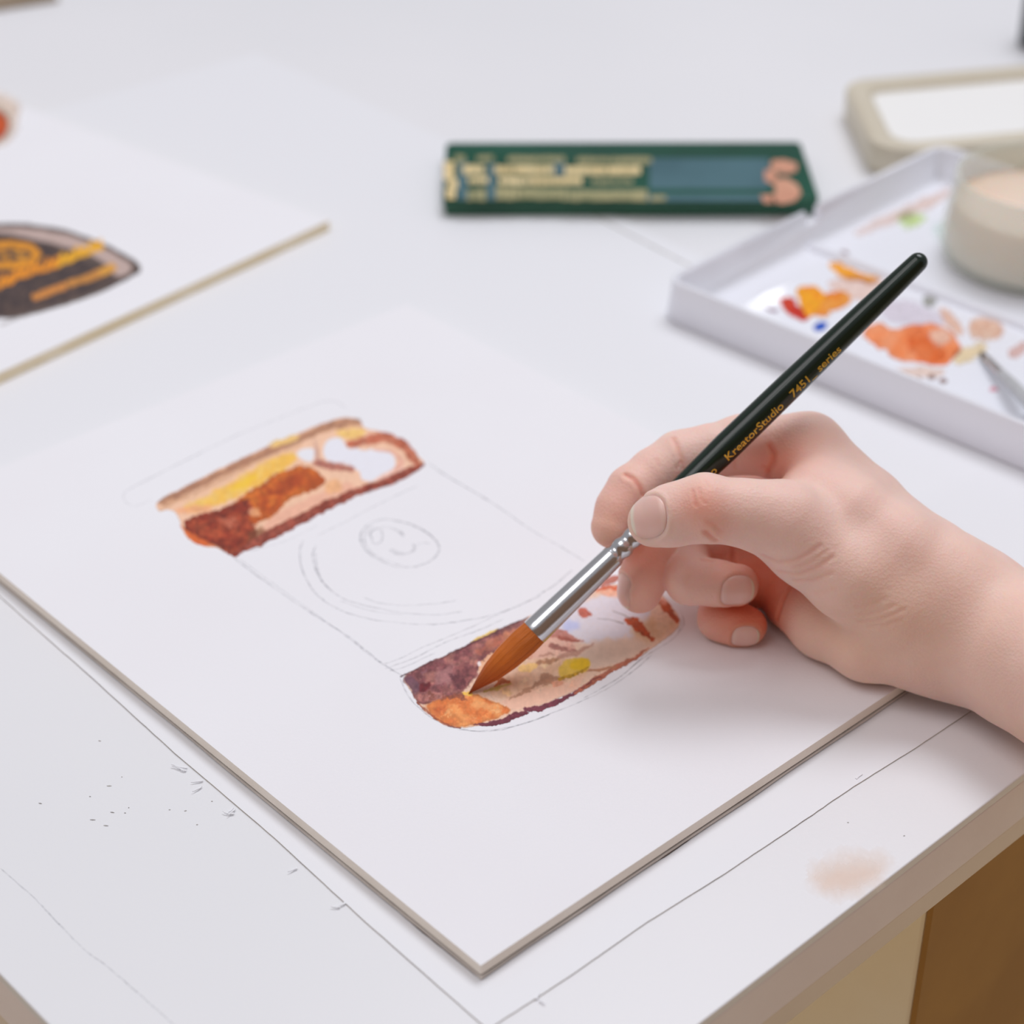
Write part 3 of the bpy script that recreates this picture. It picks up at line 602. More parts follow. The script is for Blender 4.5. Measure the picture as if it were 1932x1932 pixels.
# ------------------------------------------------------------------ hand and forearm (one continuous surface from a distance field)
T_BR = P(890, 1307, PT + 0.1); E_BR = P(1745, 482, 117.0); D_BR = unit(E_BR - T_BR); L_BR = float(np.linalg.norm(E_BR - T_BR))
def s_at(px):   # distance along the brush where it is seen at px
    lo, hi = 0.0, L_BR
    for _ in range(40):
        m_ = (lo + hi) / 2
        if to_px(T_BR + D_BR * m_)[0] < px: lo = m_
        else: hi = m_
    return lo
s_f0, s_cr, s_f1 = s_at(1008), s_at(1163), s_at(1220)
def brush_r(s):
    return np.interp(s, [0, 2, 6, 12, s_f0 - 5, s_f0, s_cr, s_f1, s_f1 + 14, s_f1 + 34, s_at(1500), s_at(1640), s_at(1725), L_BR],
                     [0.1, .6, 1.7, 3.0, 4.2, 4.3, 3.6, 3.0, 4.1, 4.55, 4.3, 3.7, 3.15, 2.9])

def J(px, py, Y, r): return np.array([*PY(px, py, Y), r])
def JH(px, py, h, r): return np.array([*P(px, py, h), r])
mcp_i, mcp_m, mcp_r, mcp_l = J(1524, 849, 532, 11.3), J(1520, 940, 538, 10.5), J(1508, 1022, 534, 10), J(1484, 1092, 522, 9)
wr = JH(1812, 1174, 22.3, 20.2); ar = JH(1932, 1236, 24.3, 21.6)
ad_ = unit(ar[:3] - wr[:3]); ad_[2] = 0.03; ad_ = unit(ad_)
ar2 = np.array([*(ar[:3] + ad_ * 60 + np.array([0, 0, 2.5])), 26.5]); ar3 = np.array([*(ar[:3] + ad_ * 210 + np.array([0, 0, 12])), 37])
palm = [
    [mcp_i, J(1640, 948, 518, 10.2), J(1748, 1052, 504, 11.2), wr],
    [mcp_m, J(1640, 1010, 522, 10.5), J(1750, 1092, 506, 12), wr],
    [mcp_r, J(1630, 1065, 520, 10.5), J(1748, 1130, 503, 12), wr],
    [mcp_l, J(1600, 1110, 510, 9.5), J(1740, 1160, 499, 12), wr],
    [wr, ar, ar2, ar3],
    [J(1490, 985, 503, 9), J(1560, 930, 515, 9), J(1600, 960, 514, 10)],                       # web towards the index finger
]
thenar = [J(1480, 984, 494, 11.0), J(1524, 1030, 492, 12.0), J(1604, 1086, 487, 13.2), J(1690, 1140, 484, 13.4), wr]
webf = [J(1540, 940, 510, 10), J(1600, 980, 503, 13), J(1680, 1050, 495, 16), J(1760, 1110, 490, 17.5), wr]
hypo = [JH(1497, 1134, 14.5, 9.6), JH(1558, 1172, 16.5, 11.6), JH(1640, 1206, 18, 12.8), JH(1725, 1210, 20, 14.0), wr]
prox = [
    [mcp_i, J(1400, 838, 535, 8.9), J(1283, 868, 530, 8.8)],
    [mcp_m, J(1400, 948, 538, 9.0), J(1275, 968, 533, 8.8)],
    [mcp_r, J(1400, 1022, 533, 8.7), J(1288, 1032, 526, 8.3)],
    [mcp_l, J(1410, 1098, 521, 7.9), J(1362, 1105, 519, 7.4)],
    [J(1480, 984, 494, 11.0), J(1405, 968, 493, 9.7), J(1330, 959, 492, 9.9)],
]
rest = [
    [J(1340, 852, 532, 8.8), J(1283, 868, 530, 8.9), J(1236, 894, 526, 8.0), J(1193, 926, 520, 7.8), J(1170, 960, 516, 7.3), J(1156, 994, 512, 6.8)],
    [J(1320, 962, 535, 8.8), J(1275, 968, 533, 8.8), J(1234, 1038, 516, 7.7), J(1218, 1080, 510, 7.5), J(1207, 1115, 506, 7.0)],
    [J(1330, 1028, 528, 8.3), J(1288, 1032, 526, 8.3), J(1302, 1094, 505, 7.5), J(1350, 1100, 503, 6.9), J(1392, 1103, 503, 6.5)],
    [J(1372, 1104, 519, 7.4), J(1362, 1105, 519, 7.4), J(1358, 1168, 506, 6.6), J(1385, 1176, 504, 6.5), J(1410, 1181, 503, 6.2)],
    [J(1380, 966, 495, 9.6), J(1330, 959, 493, 10.1), J(1292, 966, 493, 9.0), J(1262, 974, 493, 8.9), J(1232, 984, 493.5, 7.6)],
]
def smin(a, b_, k):
    h = np.clip(.5 + .5 * (b_ - a) / k, 0, 1); return b_ * (1 - h) + a * h - k * h * (1 - h)
def seg_d(p, a, b_):
    ab = b_[:3] - a[:3]; L2 = float(ab @ ab)
    q = p - a[:3].astype(p.dtype); t = np.clip(q @ ab.astype(p.dtype) / L2, 0, 1)
    q = q - t[:, None] * ab.astype(p.dtype)
    return np.sqrt(np.einsum('ij,ij->i', q, q)) - (a[3] + (b_[3] - a[3]) * t)
def chain_d(p, ch, k=2.0):
    d = None
    for i in range(len(ch) - 1):
        e = seg_d(p, ch[i], ch[i + 1]); d = e if d is None else smin(d, e, k)
    return d
PADN = [(A, -dirR), (A, -dirL), (A + dirR * PW, dirR), (A + dirL * PH, dirL)]
def sdf(p):
    d = None
    for c in palm:
        e = chain_d(p, c, 3.0); d = e if d is None else smin(d, e, 7.0)
    d = smin(d, chain_d(p, hypo, 3.0), 6.0)
    d = smin(smin(d, chain_d(p, webf, 3.0), 10.0), chain_d(p, thenar, 3.0), 5.0)
    for i, c in enumerate(prox):
        e = chain_d(p, c, 3.0); d = smin(d, e, 7.0 if i == 4 else 4.0)
    for i, c in enumerate(rest):
        d = smin(d, chain_d(p, c, 2.5), 0.9)
    # the skin is pressed flat where it rests on the paper or the table
    out_ = np.max([(p[:, :2] - o[:2].astype(p.dtype)) @ n_[:2].astype(p.dtype) for o, n_ in PADN], axis=0)
    fh = PT + 0.07
    d = np.maximum(d, (fh - p[:, 2]) * 0.9)
    # and around the brush it holds
    q = p - T_BR.astype(p.dtype); s = q @ D_BR.astype(p.dtype); rr = np.sqrt(np.maximum(np.einsum('ij,ij->i', q, q) - s * s, 0))
    db = np.where((s > s_f0) & (s < L_BR), rr - brush_r(s), 9.0)
    return np.maximum(d, -(db - 0.05))
def grad(p, e=0.25):
    g = np.zeros_like(p)
    for k in range(3):
        o = np.zeros(3, p.dtype); o[k] = e; g[:, k] = sdf(p + o) - sdf(p - o)
    return g / np.maximum(np.linalg.norm(g, axis=1)[:, None], 1e-6)
VX = 0.62
allj = np.array([j for c in palm + prox + rest + [thenar, hypo, webf] for j in c])
lo = (allj[:, :3] - allj[:, 3:] - 3).min(0); hi = (allj[:, :3] + allj[:, 3:] + 3).max(0); lo[2] = -1.0
n_ = ((hi - lo) / VX / 4).astype(int) * 4 + 8
ax_ = [lo[k] + VX * np.arange(n_[k]) for k in range(3)]
cc = [a[2::4] - VX * .5 for a in ax_]
Cg = np.stack(np.meshgrid(*cc, indexing='ij'), -1).reshape(-1, 3).astype(np.float32)
cd = sdf(Cg).reshape([len(a) for a in cc])
near = np.abs(cd) < 5.5
vals = np.repeat(np.repeat(np.repeat(cd, 4, 0), 4, 1), 4, 2).astype(np.float32)
nm = np.repeat(np.repeat(np.repeat(near, 4, 0), 4, 1), 4, 2)
ii = np.argwhere(nm)
pts = (lo + ii * VX).astype(np.float32)
vv = np.concatenate([sdf(pts[k:k + 400000]) for k in range(0, len(pts), 400000)])
vals[ii[:, 0], ii[:, 1], ii[:, 2]] = vv
def surface_nets(v):
    s = v < 0; nx, ny, nz = v.shape
    c = np.zeros((nx - 1, ny - 1, nz - 1), np.int8)
    for dx in (0, 1):
        for dy in (0, 1):
            for dz in (0, 1): c += s[dx:nx - 1 + dx, dy:ny - 1 + dy, dz:nz - 1 + dz]
    act = (c > 0) & (c < 8); idx = np.argwhere(act); ids = -np.ones(act.shape, np.int32); ids[act] = np.arange(len(idx))
    acc = np.zeros((len(idx), 3)); cnt = np.zeros(len(idx))
    co = [(a, b_, c_) for a in (0, 1) for b_ in (0, 1) for c_ in (0, 1)]
    for a in co:
        for k in range(3):
            if a[k] == 0:
                b_ = list(a); b_[k] = 1
                va = v[idx[:, 0] + a[0], idx[:, 1] + a[1], idx[:, 2] + a[2]]; vb = v[idx[:, 0] + b_[0], idx[:, 1] + b_[1], idx[:, 2] + b_[2]]
                m_ = (va < 0) != (vb < 0); t = np.where(m_, va / np.where(m_, va - vb, 1), 0)
                q = np.tile(np.array(a, float), (len(idx), 1)); q[:, k] += t; acc[m_] += q[m_]; cnt[m_] += 1
    V = idx + acc / cnt[:, None]
    Q = []
    for k in range(3):
        sl0 = [slice(1, -1)] * 3; sl1 = [slice(1, -1)] * 3; sl0[k] = slice(0, -1); sl1[k] = slice(1, None)
        a, b_ = s[tuple(sl0)], s[tuple(sl1)]
        for flip, mk in ((False, a & ~b_), (True, ~a & b_)):
            e = np.argwhere(mk); off = np.ones(3, int); off[k] = 0; e = e + off
            u, w = (k + 1) % 3, (k + 2) % 3; du = np.zeros(3, int); du[u] = 1; dw = np.zeros(3, int); dw[w] = 1
            quad = [e - du - dw, e - dw, e, e - du]
            q = np.stack([ids[t[:, 0], t[:, 1], t[:, 2]] for t in quad], 1)
            Q.append(q[:, ::-1] if flip else q)
    return V, np.concatenate(Q)
V, Q = surface_nets(vals); V = lo + V * VX
V = V.astype(np.float64)
for _ in range(2): V = V - grad(V) * np.clip(sdf(V), -.6, .6)[:, None]
NR = grad(V, 0.6)
def ray_hit(px, py, t0=380, t1=900):
    u = (px - 966) / F_PX; v = (py - 966) / F_PX; d = unit([u, CP - v * SP, -SP - v * CP]); t = 430.0
    for _ in range(160):
        q = np.array([[0, 0, CAM_H]]) + d * t; e = float(sdf(q)[0])
        if e < 0.02: return q[0]
        t += max(e * .8, .03)
        if t > 900: return None
    return None
# creases pressed into the skin
creases = [([(1180, 896), (1195, 904), (1207, 920), (1214, 938)], .7, .75), ([(1270, 828), (1279, 848), (1287, 868), (1290, 884)], .5, .7), ([(1284, 872), (1276, 884)], .3, .5),
    ([(1238, 868), (1244, 880)], .2, .6), ([(1452, 842), (1461, 856), (1459, 872), (1452, 888), (1449, 905)], .75, .8), ([(1440, 880), (1450, 892)], .4, .5), ([(1386, 868), (1388, 884)], .45, .6),
    ([(1332, 1004), (1340, 1012), (1350, 1020)], .7, .8), ([(1306, 925), (1309, 940), (1313, 955)], .3, .5), ([(1318, 922), (1323, 940), (1330, 950)], .22, .45), ([(1330, 905), (1338, 920)], .15, .5),
    ([(1336, 985), (1350, 992), (1362, 1003)], .3, .7), ([(1440, 1048), (1470, 1061), (1500, 1058), (1528, 1044), (1548, 1030)], .32, .7), ([(1470, 1078), (1505, 1084), (1540, 1072), (1570, 1052)], .3, .7),
    ([(1500, 1070), (1530, 1062), (1560, 1040)], .2, .6), ([(1500, 1096), (1540, 1094), (1570, 1082)], .25, .6), ([(1540, 1120), (1575, 1112)], .15, .6),
    ([(1620, 1172), (1650, 1172), (1690, 1158), (1705, 1150)], .25, .6), ([(1622, 1160), (1660, 1156), (1688, 1142)], .2, .6), ([(1640, 1182), (1672, 1180), (1700, 1170)], .25, .6), ([(1615, 1145), (1650, 1140), (1672, 1128)], .15, .6),
    ([(1490, 1108), (1482, 1122), (1474, 1142), (1466, 1166)], .6, .8), ([(1383, 1034), (1384, 1060)], .6, .7),
    ([(1300, 1088), (1294, 1100)], .2, .5), ([(1326, 1056), (1344, 1058)], .5, .6), ([(1360, 1050), (1366, 1060)], .2, .5)]
disp = np.zeros(len(V)); rough_red = np.zeros(len(V))
for pl, dep, w in creases:
    hp = []
    for i in range(len(pl) - 1):
        for t in np.linspace(0, 1, 6)[:None if i == len(pl) - 2 else -1]:
            h_ = ray_hit(pl[i][0] + (pl[i + 1][0] - pl[i][0]) * t, pl[i][1] + (pl[i + 1][1] - pl[i][1]) * t)
            if h_ is not None: hp.append(h_)
    if len(hp) < 2: continue
    hp = np.array(hp); sel = np.where((np.abs(V - hp.mean(0)) < (hp.max(0) - hp.min(0)) / 2 + 4).all(1))[0]
    dm = np.full(len(sel), 1e9)
    for i in range(len(hp) - 1):
        if np.linalg.norm(hp[i + 1] - hp[i]) > 6: continue
        ab = hp[i + 1] - hp[i]; q = V[sel] - hp[i]; t = np.clip(q @ ab / (ab @ ab + 1e-9), 0, 1)
        dm = np.minimum(dm, np.linalg.norm(q - t[:, None] * ab, axis=1))
    disp[sel] -= dep * np.exp(-(dm / w) ** 2); disp[sel] += dep * .22 * np.exp(-((dm - 2.0 * w) / w) ** 2); rough_red[sel] += .9 * min(dep, .8) * np.exp(-(dm / (w * 1.4)) ** 2)
# nails
NAILS = [  # finger index in rest, centre (photo), Y, outward direction, half length, half width, tip direction
    (4, (1225, 978), 493, (-.12, -.80, .62), 5.4, 6.3, (-1, -.02, -.10)),
    (2, (1386, 1104), 503, (.05, -.95, .22), 5.4, 5.0, (1, 0, -.03)),
    (3, (1400, 1181), 503, (.10, -.92, -.12), 4.4, 4.2, (1, 0, -.02)),
    (1, (1209, 1108), 507, (-.93, -.36, .0), 5.6, 4.6, (-.15, -.45, -1)),
]
nail_meshes = []
for fi, cpx, Yc, no, hl, hw, tipd in NAILS:
    c = PY(*cpx, Yc); no = unit(no); t_ = np.array(tipd, float); t_ = unit(t_ - no * (t_ @ no)); sd = np.cross(no, t_)
    # skin around the nail: groove and soft fold
    q = V - c; u = q @ t_; w = q @ sd; hgt = q @ no; sel = (hgt > 0.5) & (np.abs(u) < hl * 1.7) & (np.abs(w) < hw * 1.7) & (np.linalg.norm(q, axis=1) < 13)
    uu = u / hl; ww = w / hw
    rr = (np.abs(uu) ** 2.6 + np.abs(ww) ** 2.6) ** (1 / 2.6)
    back = np.clip(.5 - uu, 0, 1)
    f = np.where(sel, -.42 * np.exp(-((rr - .98) / .09) ** 2) + (.22 + .15 * back) * np.exp(-((rr - 1.18) / .12) ** 2) - .25 * (rr < .95), 0)
    f = f * np.where(uu > .55, .35, 1); disp += f
    G = 34; gu, gw = np.meshgrid(np.linspace(-1, 1, G), np.linspace(-1, 1, G), indexing='ij')
    # square grid to superellipse
    mx_ = np.maximum(np.abs(gu), np.abs(gw)); nr = (np.abs(gu) ** 2.6 + np.abs(gw) ** 2.6) ** (1 / 2.6); sc_ = np.where(nr > 0, mx_ / np.maximum(nr, 1e-6), 1)
    su, sw = gu * sc_, gw * sc_; rad = (np.abs(su) ** 2.6 + np.abs(sw) ** 2.6) ** (1 / 2.6)
    S_ = (c + no * 14)[None, :] + (su.ravel() * hl)[:, None] * t_ + (sw.ravel() * hw)[:, None] * sd
    dist = np.zeros(len(S_)); live = np.ones(len(S_), bool)
    for _ in range(90):
        e = sdf(S_ - dist[:, None] * no); dist += np.where(np.abs(e) > .01, e * .7, 0); dist = np.clip(dist, 0, 16)
    hit = S_ - dist[:, None] * no
    r_ = rad.ravel(); lift = .20 - .42 * np.clip((r_ - .8) / .2, 0, 1) ** 2; lift = np.where(su.ravel() > .5, np.maximum(lift, .12), lift)
    top_ = hit + no * lift[:, None]; bot = hit - no * .45
    ids = np.arange(G * G).reshape(G, G)
    q1 = np.stack([ids[:-1, :-1], ids[1:, :-1], ids[1:, 1:], ids[:-1, 1:]], -1).reshape(-1, 4)
    ring = np.concatenate([ids[:, 0], ids[-1, 1:], ids[-2::-1, -1], ids[0, -2:0:-1]]); rn = np.roll(ring, -1)
    side = np.stack([ring, ring + G * G, rn + G * G, rn], 1)
    fr = np.clip((su.ravel() - .78 + .10 * np.abs(sw.ravel())) / .1, 0, 1)[:, None]; lun = np.clip((-.62 - su.ravel()) / .12, 0, 1)[:, None] * .5
    base = np.array([252, 200, 188]) / 255.; lun = lun * .5; col = base * (1 - lun) + np.array([252, 222, 212]) / 255. * lun; fr = fr * .8; col = col * (1 - fr) + np.array([252, 232, 208]) / 255. * fr
    nail_meshes.append((np.concatenate([top_, bot]), np.concatenate([q1, q1[:, ::-1] + G * G, side]), LIN(np.concatenate([col, col])).astype(np.float32)))
V2 = V + NR * disp[:, None]
# tendon and vein relief is left to the light; colour: redder knuckles and finger ends, with the folded palm's shade painted in
def near_pt(q, r): return np.exp(-(np.linalg.norm(V - np.array(q)[:3], axis=1) / r) ** 2)
red = np.zeros(len(V))
for q, r, s_ in ((PY(1320, 950, 484), 7, .42), (PY(1350, 988, 485), 6, .25), (rest[0][-1], 10, .45), (rest[1][-1], 11, .35), (rest[2][-1], 10, .4), (rest[3][-1], 11, .9), (rest[3][1], 12, .5), (rest[0][3], 9, .3), (PY(1455, 880, 520), 9, .6), (mcp_l, 18, .7), (mcp_r, 18, .6), (PY(1225, 1040, 508), 8, .6), (PY(1430, 1120, 510), 15, .6), (PY(1500, 840, 520), 12, .2)):
    red += s_ * near_pt(q, r)
red = np.clip(red + rough_red * .5, 0, 1.2)[:, None]
yel = np.zeros(len(V))
for q, r, s_ in ((PY(1660, 1140, 482), 18, .5), (PY(1870, 1220, 470), 26, .3), (PY(1188, 985, 490), 6, .8), (PY(1580, 1220, 485), 20, .5), (PY(1145, 1015, 506), 7, .5)): yel += s_ * near_pt(q, r)
yel = np.clip(yel, 0, 1)[:, None]
c_b, c_r, c_y = (np.array(x) / 255. for x in ((250, 210, 197), (240, 152, 126), (244, 204, 178)))
colr = c_b * (1 - red) + c_r * red; colr = np.clip(colr * (1 - yel) + c_y * yel, 0, 1)
hand = mesh_obj('person', V2, Q, M['skin'], None, smooth=True, colors=LIN(colr).astype(np.float32))
tag(hand, 'right hand and bare forearm resting on the pad and gripping the dark green paintbrush', 'person')
for v_, f_, c_ in nail_meshes:
    mesh_obj('fingernail', v_, f_, M['nail'], hand, smooth=True, colors=c_)

# ------------------------------------------------------------------ paintbrush in the hand
brush = empty('paintbrush', T_BR, 'dark green lacquered paintbrush with silver ferrule and gold lettering held in the hand', 'paintbrush')
side_ = unit(np.cross(D_BR, [0, 0, 1])); upb = np.cross(side_, D_BR)
# bristles: belly and point, the point bent a little to the left by pressing on the paper
nb = 72; rings = []; cols = []; hair = []
ss = np.concatenate([np.linspace(0, 6, 10)[:-1], np.linspace(6, s_f0 + 1.0, 26)])
tip_off = P(884, 1309, PT + .15) - T_BR
for s in ss:
    t = s / s_f0; r = np.interp(s, [0, 1.2, 4, 9, 15, s_f0 - 4, s_f0 + 1], [.10, .5, 1.5, 3.1, 4.1, 4.5, 4.2])
    c = T_BR + D_BR * s + tip_off * (1 - t) ** 3 + upb * 0.35 * math.sin(math.pi * t); c = c.copy()
    ring = []
    for i in range(nb):
        a = 2 * math.pi * i / nb; rr = r * (1 + .02 * math.sin(a * 13) + .012 * math.sin(a * 29 + 1))
        q = c + rr * (math.cos(a) * side_ + math.sin(a) * upb)
        if q[2] < PT + .04: q[2] = PT + .04 + .02 * math.sin(i)
        ring.append(q); k = np.clip(t, 0, 1)
        c0, c1_, c2_ = np.array([166, 72, 22]), np.array([212, 108, 14]), np.array([200, 102, 6])
        col = c0 * (1 - k * 2) + c1_ * k * 2 if k < .5 else c1_ * (2 - 2 * k) + c2_ * (2 * k - 1)
        cols.append(col / 255.); hair.append((i / nb, k, 0))
    rings.append(ring)
mb = MB(); loft(mb, rings, True, True)
mesh_obj('bristles', mb.v, mb.f, M['bristle'], brush, smooth=True, colors=LIN(np.array(cols)).astype(np.float32), extra={'Hair': np.array(hair, dtype=np.float32)})
# ferrule with crimped rings
c0 = s_cr
prof = [(s_f0, 4.1), (s_f0, 4.36), (s_f0 + .4, 4.42), (s_f0 + 2, 4.38), (c0 - 1.6, 3.62), (c0 - .9, 3.46), (c0 - .2, 3.05), (c0 + .7, 2.98), (c0 + 1.4, 3.3), (c0 + 2.2, 3.5), (c0 + 3.2, 3.5), (c0 + 4.0, 3.25), (c0 + 4.6, 3.0),
        (c0 + 5.3, 3.02), (c0 + 6.0, 3.3), (c0 + 6.8, 3.42), (c0 + 8.0, 3.4), (s_f1, 3.3), (s_f1 + .5, 3.28), (s_f1 + .5, 2.9)]
dense = [prof[0]]
mb = MB(); lathe(mb, T_BR, D_BR, prof, 64, False, False); fo = mb.build('ferrule', M['chrome'], brush); sharp_by_angle(fo, 50)
hs = np.concatenate([np.linspace(s_f1 - 2, L_BR - 3.2, 60)]); prof = [(s, (2.9 if s < s_f1 else float(brush_r(s)) - .03)) for s in hs]
rE = prof[-1][1]
mb = MB(); lathe(mb, T_BR, D_BR, prof, 64, True, False)
ho = mesh_obj('handle', mb.v, mb.f, M['lacquer'], brush, extra={'Hair': np.array([(i / 64, k / 60, 0) for k in range(len(prof)) for i in range(64)], dtype=np.float32)}); sharp_by_angle(ho, 50)
mb = MB(); sE = L_BR - 3.2; lathe(mb, T_BR, D_BR, [(sE + 3.2 * math.sin(a), rE * math.cos(a) + .001) for a in np.linspace(0, math.pi / 2, 12)], 64, False, True)
te = mesh_obj('handle_tip', mb.v, mb.f, M['lacquer'], brush, extra={'Hair': np.array([(i / 64, 1, 0) for k in range(12) for i in range(64)], dtype=np.float32)}); sharp_by_angle(te, 80); te['label'] = 'rounded end of the handle'
# gold lettering wrapped on the lacquer
viewd = unit(np.array([0, 0, CAM_H]) - (T_BR + D_BR * 120)); vw = unit(viewd - D_BR * (viewd @ D_BR)); tv = np.cross(D_BR, vw)   # tv: upwards across the handle in the picture
if to_px(T_BR + D_BR * 100 + tv * 3)[1] > to_px(T_BR + D_BR * 100)[1]: tv = -tv
def wrap_text(txt, s0, s1, hgt, th0, name='lettering'):
    cu = bpy.data.curves.new('txt', 'FONT'); cu.body = txt; cu.size = 1.0; cu.resolution_u = 3; cu.offset = 0.014
    to = bpy.data.objects.new('txt', cu); COL.objects.link(to); bpy.context.view_layer.update()
    me = bpy.data.meshes.new_from_object(to.evaluated_get(bpy.context.evaluated_depsgraph_get()))
    bpy.data.objects.remove(to); bpy.data.curves.remove(cu)
    bm = bmesh.new(); bm.from_mesh(me); bpy.data.meshes.remove(me)
    bmesh.ops.triangulate(bm, faces=bm.faces[:]); bmesh.ops.subdivide_edges(bm, edges=bm.edges[:], cuts=2, use_grid_fill=True); bmesh.ops.triangulate(bm, faces=bm.faces[:])
    v = np.array([x.co[:] for x in bm.verts]); fs = [[q.index for q in f.verts] for f in bm.faces]; bm.free()
    xm, xM = v[:, 0].min(), v[:, 0].max(); cap = 0.72
    S_ = s0 + (v[:, 0] - xm) / (xM - xm) * (s1 - s0); out = []
    for s, y in zip(S_, v[:, 1]):
        r = float(brush_r(s)) + .0; th = (y / cap - .5) * hgt / r - th0
        out.append(T_BR + D_BR * s + (r + .07) * (math.cos(th) * vw + math.sin(th) * tv))
    n0 = np.array(out); return mesh_obj(name, n0, fs, M['letter'], ho)
TH = math.radians(33)
wrap_text('KreatorStudio', s_at(1358), s_at(1463), 2.7, TH)
wrap_text('7451_ series', s_at(1480), s_at(1572), 2.7, TH)
wrap_text('o', s_at(1329), s_at(1338), 2.7, TH)

# ------------------------------------------------------------------ mixing palette
Lp = P(1238, 600, 0.0)[:2]; pa = unit(P(1932, 893, 0)[:2] - Lp); pb = np.array([-pa[1], pa[0]]); pb = pb if pb[1] > 0 else -pb
WB, WA, PHH = 204.0, 300.0, 18.0
Zp = 0.45
pal = empty('mixing_palette', (*(Lp + pa * WA / 2 + pb * WB / 2), Zp), 'white plastic mixing palette with wet orange, red, yellow and blue paint', 'palette')
def prect(o, a0=0, a1=WA, b0=0, b1=WB, r=10, n=9):
    return rounded([Lp + pa * x + pb * y for x, y in ((a0 + o, b0 + o), (a1 - o, b0 + o), (a1 - o, b1 - o), (a0 + o, b1 - o))], max(r - o, 1.2), n)
def L3(poly, z): return [np.array([q[0], q[1], z]) for q in poly]
mb = MB()
loft(mb, [L3(prect(1.2), Zp), L3(prect(.2), Zp + 1), L3(prect(1.8), Zp + PHH - 1.2), L3(prect(2.2), Zp + PHH - .2), L3(prect(3.0), Zp + PHH), L3(prect(4.0), Zp + PHH - .2), L3(prect(4.6), Zp + PHH - 1.4), L3(prect(6.5), Zp + 4.6), L3(prect(8.5), Zp + 3.0), L3(prect(11), Zp + 2.4), L3(prect(11.8), Zp + 2.4)])
to_ = mb.build('tray', M['palette'], pal); sharp_by_angle(to_, 60)
FZ = Zp + 2.4
qh = P(1437, 545, FZ); rh = unit(qh - np.array([0, 0, CAM_H])); rh[2] = -rh[2]; lp = (qh + rh * 3400) / 1000
area('small_lamp', (lp[0], lp[1], lp[2] + TZ), (qh[0] / 1000, qh[1] / 1000, TZ), 0.07, 0.05, 0.26, (1.0, 0.98, 0.94))
# low ridge between the paint side and the flat side, and short well walls
def ridge(p0, p1, w, h, name='divider'):
    d = unit(np.array(p1) - np.array(p0)); nn = np.array([-d[1], d[0]]); mb = MB(); lp = []
    for k, (f, z) in enumerate(((1, 0), (.75, .5), (.4, .9), (0, 1), (-.4, .9), (-.75, .5), (-1, 0))):
        lp.append([np.array([*(p_ + nn * w * f), FZ - .05 + h * z]) for p_ in (np.array(p0), np.array(p1))])
    vs = [q for l in lp for q in l]; fs = [[2 * i, 2 * i + 1, 2 * i + 3, 2 * i + 2] for i in range(6)] + [[0, 2, 4, 6, 8, 10, 12], [13, 11, 9, 7, 5, 3, 1]]
    mb.add(vs, fs); o = mb.build(name, M['palette'], pal, smooth=False); sharp_by_angle(o, 50); return o
rb = float((P(1592, 492, FZ)[:2] - Lp) @ pb)
ridge(Lp + pa * 9 + pb * rb, Lp + pa * (WA - 9) + pb * rb, 2.6, 3.0)
ridge(Lp + pa * 158 + pb * 9, Lp + pa * 158 + pb * (rb - 2), 2.0, 2.2)
# hinge notch block on the left wall
nbp = float((P(1540, 398, 18)[:2] - Lp) @ pb)
mb = MB(); mb.prism(rounded([Lp + pa * x + pb * y for x, y in ((-4, nbp - 5), (8, nbp - 5), (8, nbp + 5), (-4, nbp + 5))], 1.5, 4), Zp + 11.5, Zp + PHH + 4); cut = mb.build('cutter', M['palette'], pal)
bo_ = to_.modifiers.new('notch', 'BOOLEAN'); bo_.operation = 'DIFFERENCE'; bo_.object = cut; bo_.solver = 'EXACT'
bpy.context.view_layer.update(); nm_ = bpy.data.meshes.new_from_object(to_.evaluated_get(bpy.context.evaluated_depsgraph_get()))
to_.modifiers.clear(); to_.data = nm_; bpy.data.objects.remove(cut)
# wet paints, each its own part
def blob(pts, ox, oy, sc, c, c2=None, op=1.0, soft=2, warp=4, var=.08, label=None, seed=0, gs=14, thick=0.04):
    q = Paint(ox, oy, sc); [None for _ in range(seed)]
    q.poly(pts, c, soft, warp, op, var, c2, 0, gs)
    t_ = q.T(pts); xs = [a[0] for a in t_]; ys = [a[1] for a in t_]
    o = q.mesh('paint_puddle', FZ, 0.5, M['wet'], pal, thick, (min(xs) - 12, min(ys) - 12, max(xs) + 12, max(ys) + 12))
    if label: o['label'] = label
c4 = (1200, 440, 3.22); c8 = (1240, 100, 2.415)
blob([(1150, 290), (1300, 280), (1500, 300), (1560, 420), (1300, 400), (1180, 340)], *c4, (250, 220, 208), op=.8, soft=6, label='pale peach wash')
blob([(1500, 420), (1650, 400), (1900, 520), (1850, 570), (1600, 560), (1480, 500)], *c4, (236, 226, 236), op=.6, soft=8, thick=.03, label='pale lilac wash')
blob([(860, 395), (940, 390), (1000, 450), (1060, 520), (990, 535), (890, 470)], *c4, (200, 36, 16), (212, 66, 24), label='red paint', thick=.10)
blob([(965, 350), (1030, 318), (1110, 330), (1150, 380), (1130, 450), (1050, 525), (1010, 470), (1000, 420)], *c4, (250, 172, 10), (246, 150, 12), label='yellow paint', thick=.14)
blob([(1120, 380), (1200, 350), (1320, 380), (1290, 435), (1190, 490), (1060, 520), (1080, 450)], *c4, (236, 132, 24), (240, 156, 60), label='orange paint', thick=.12)
blob([(1155, 172), (1280, 190), (1360, 245), (1500, 280), (1470, 310), (1290, 295), (1200, 250)], *c4, (246, 158, 18), (250, 172, 50), label='yellow orange streak')
blob([(1220, 100), (1280, 110), (1300, 150), (1260, 165)], *c4, (150, 112, 112), op=.8, soft=4, label='small brown spot')
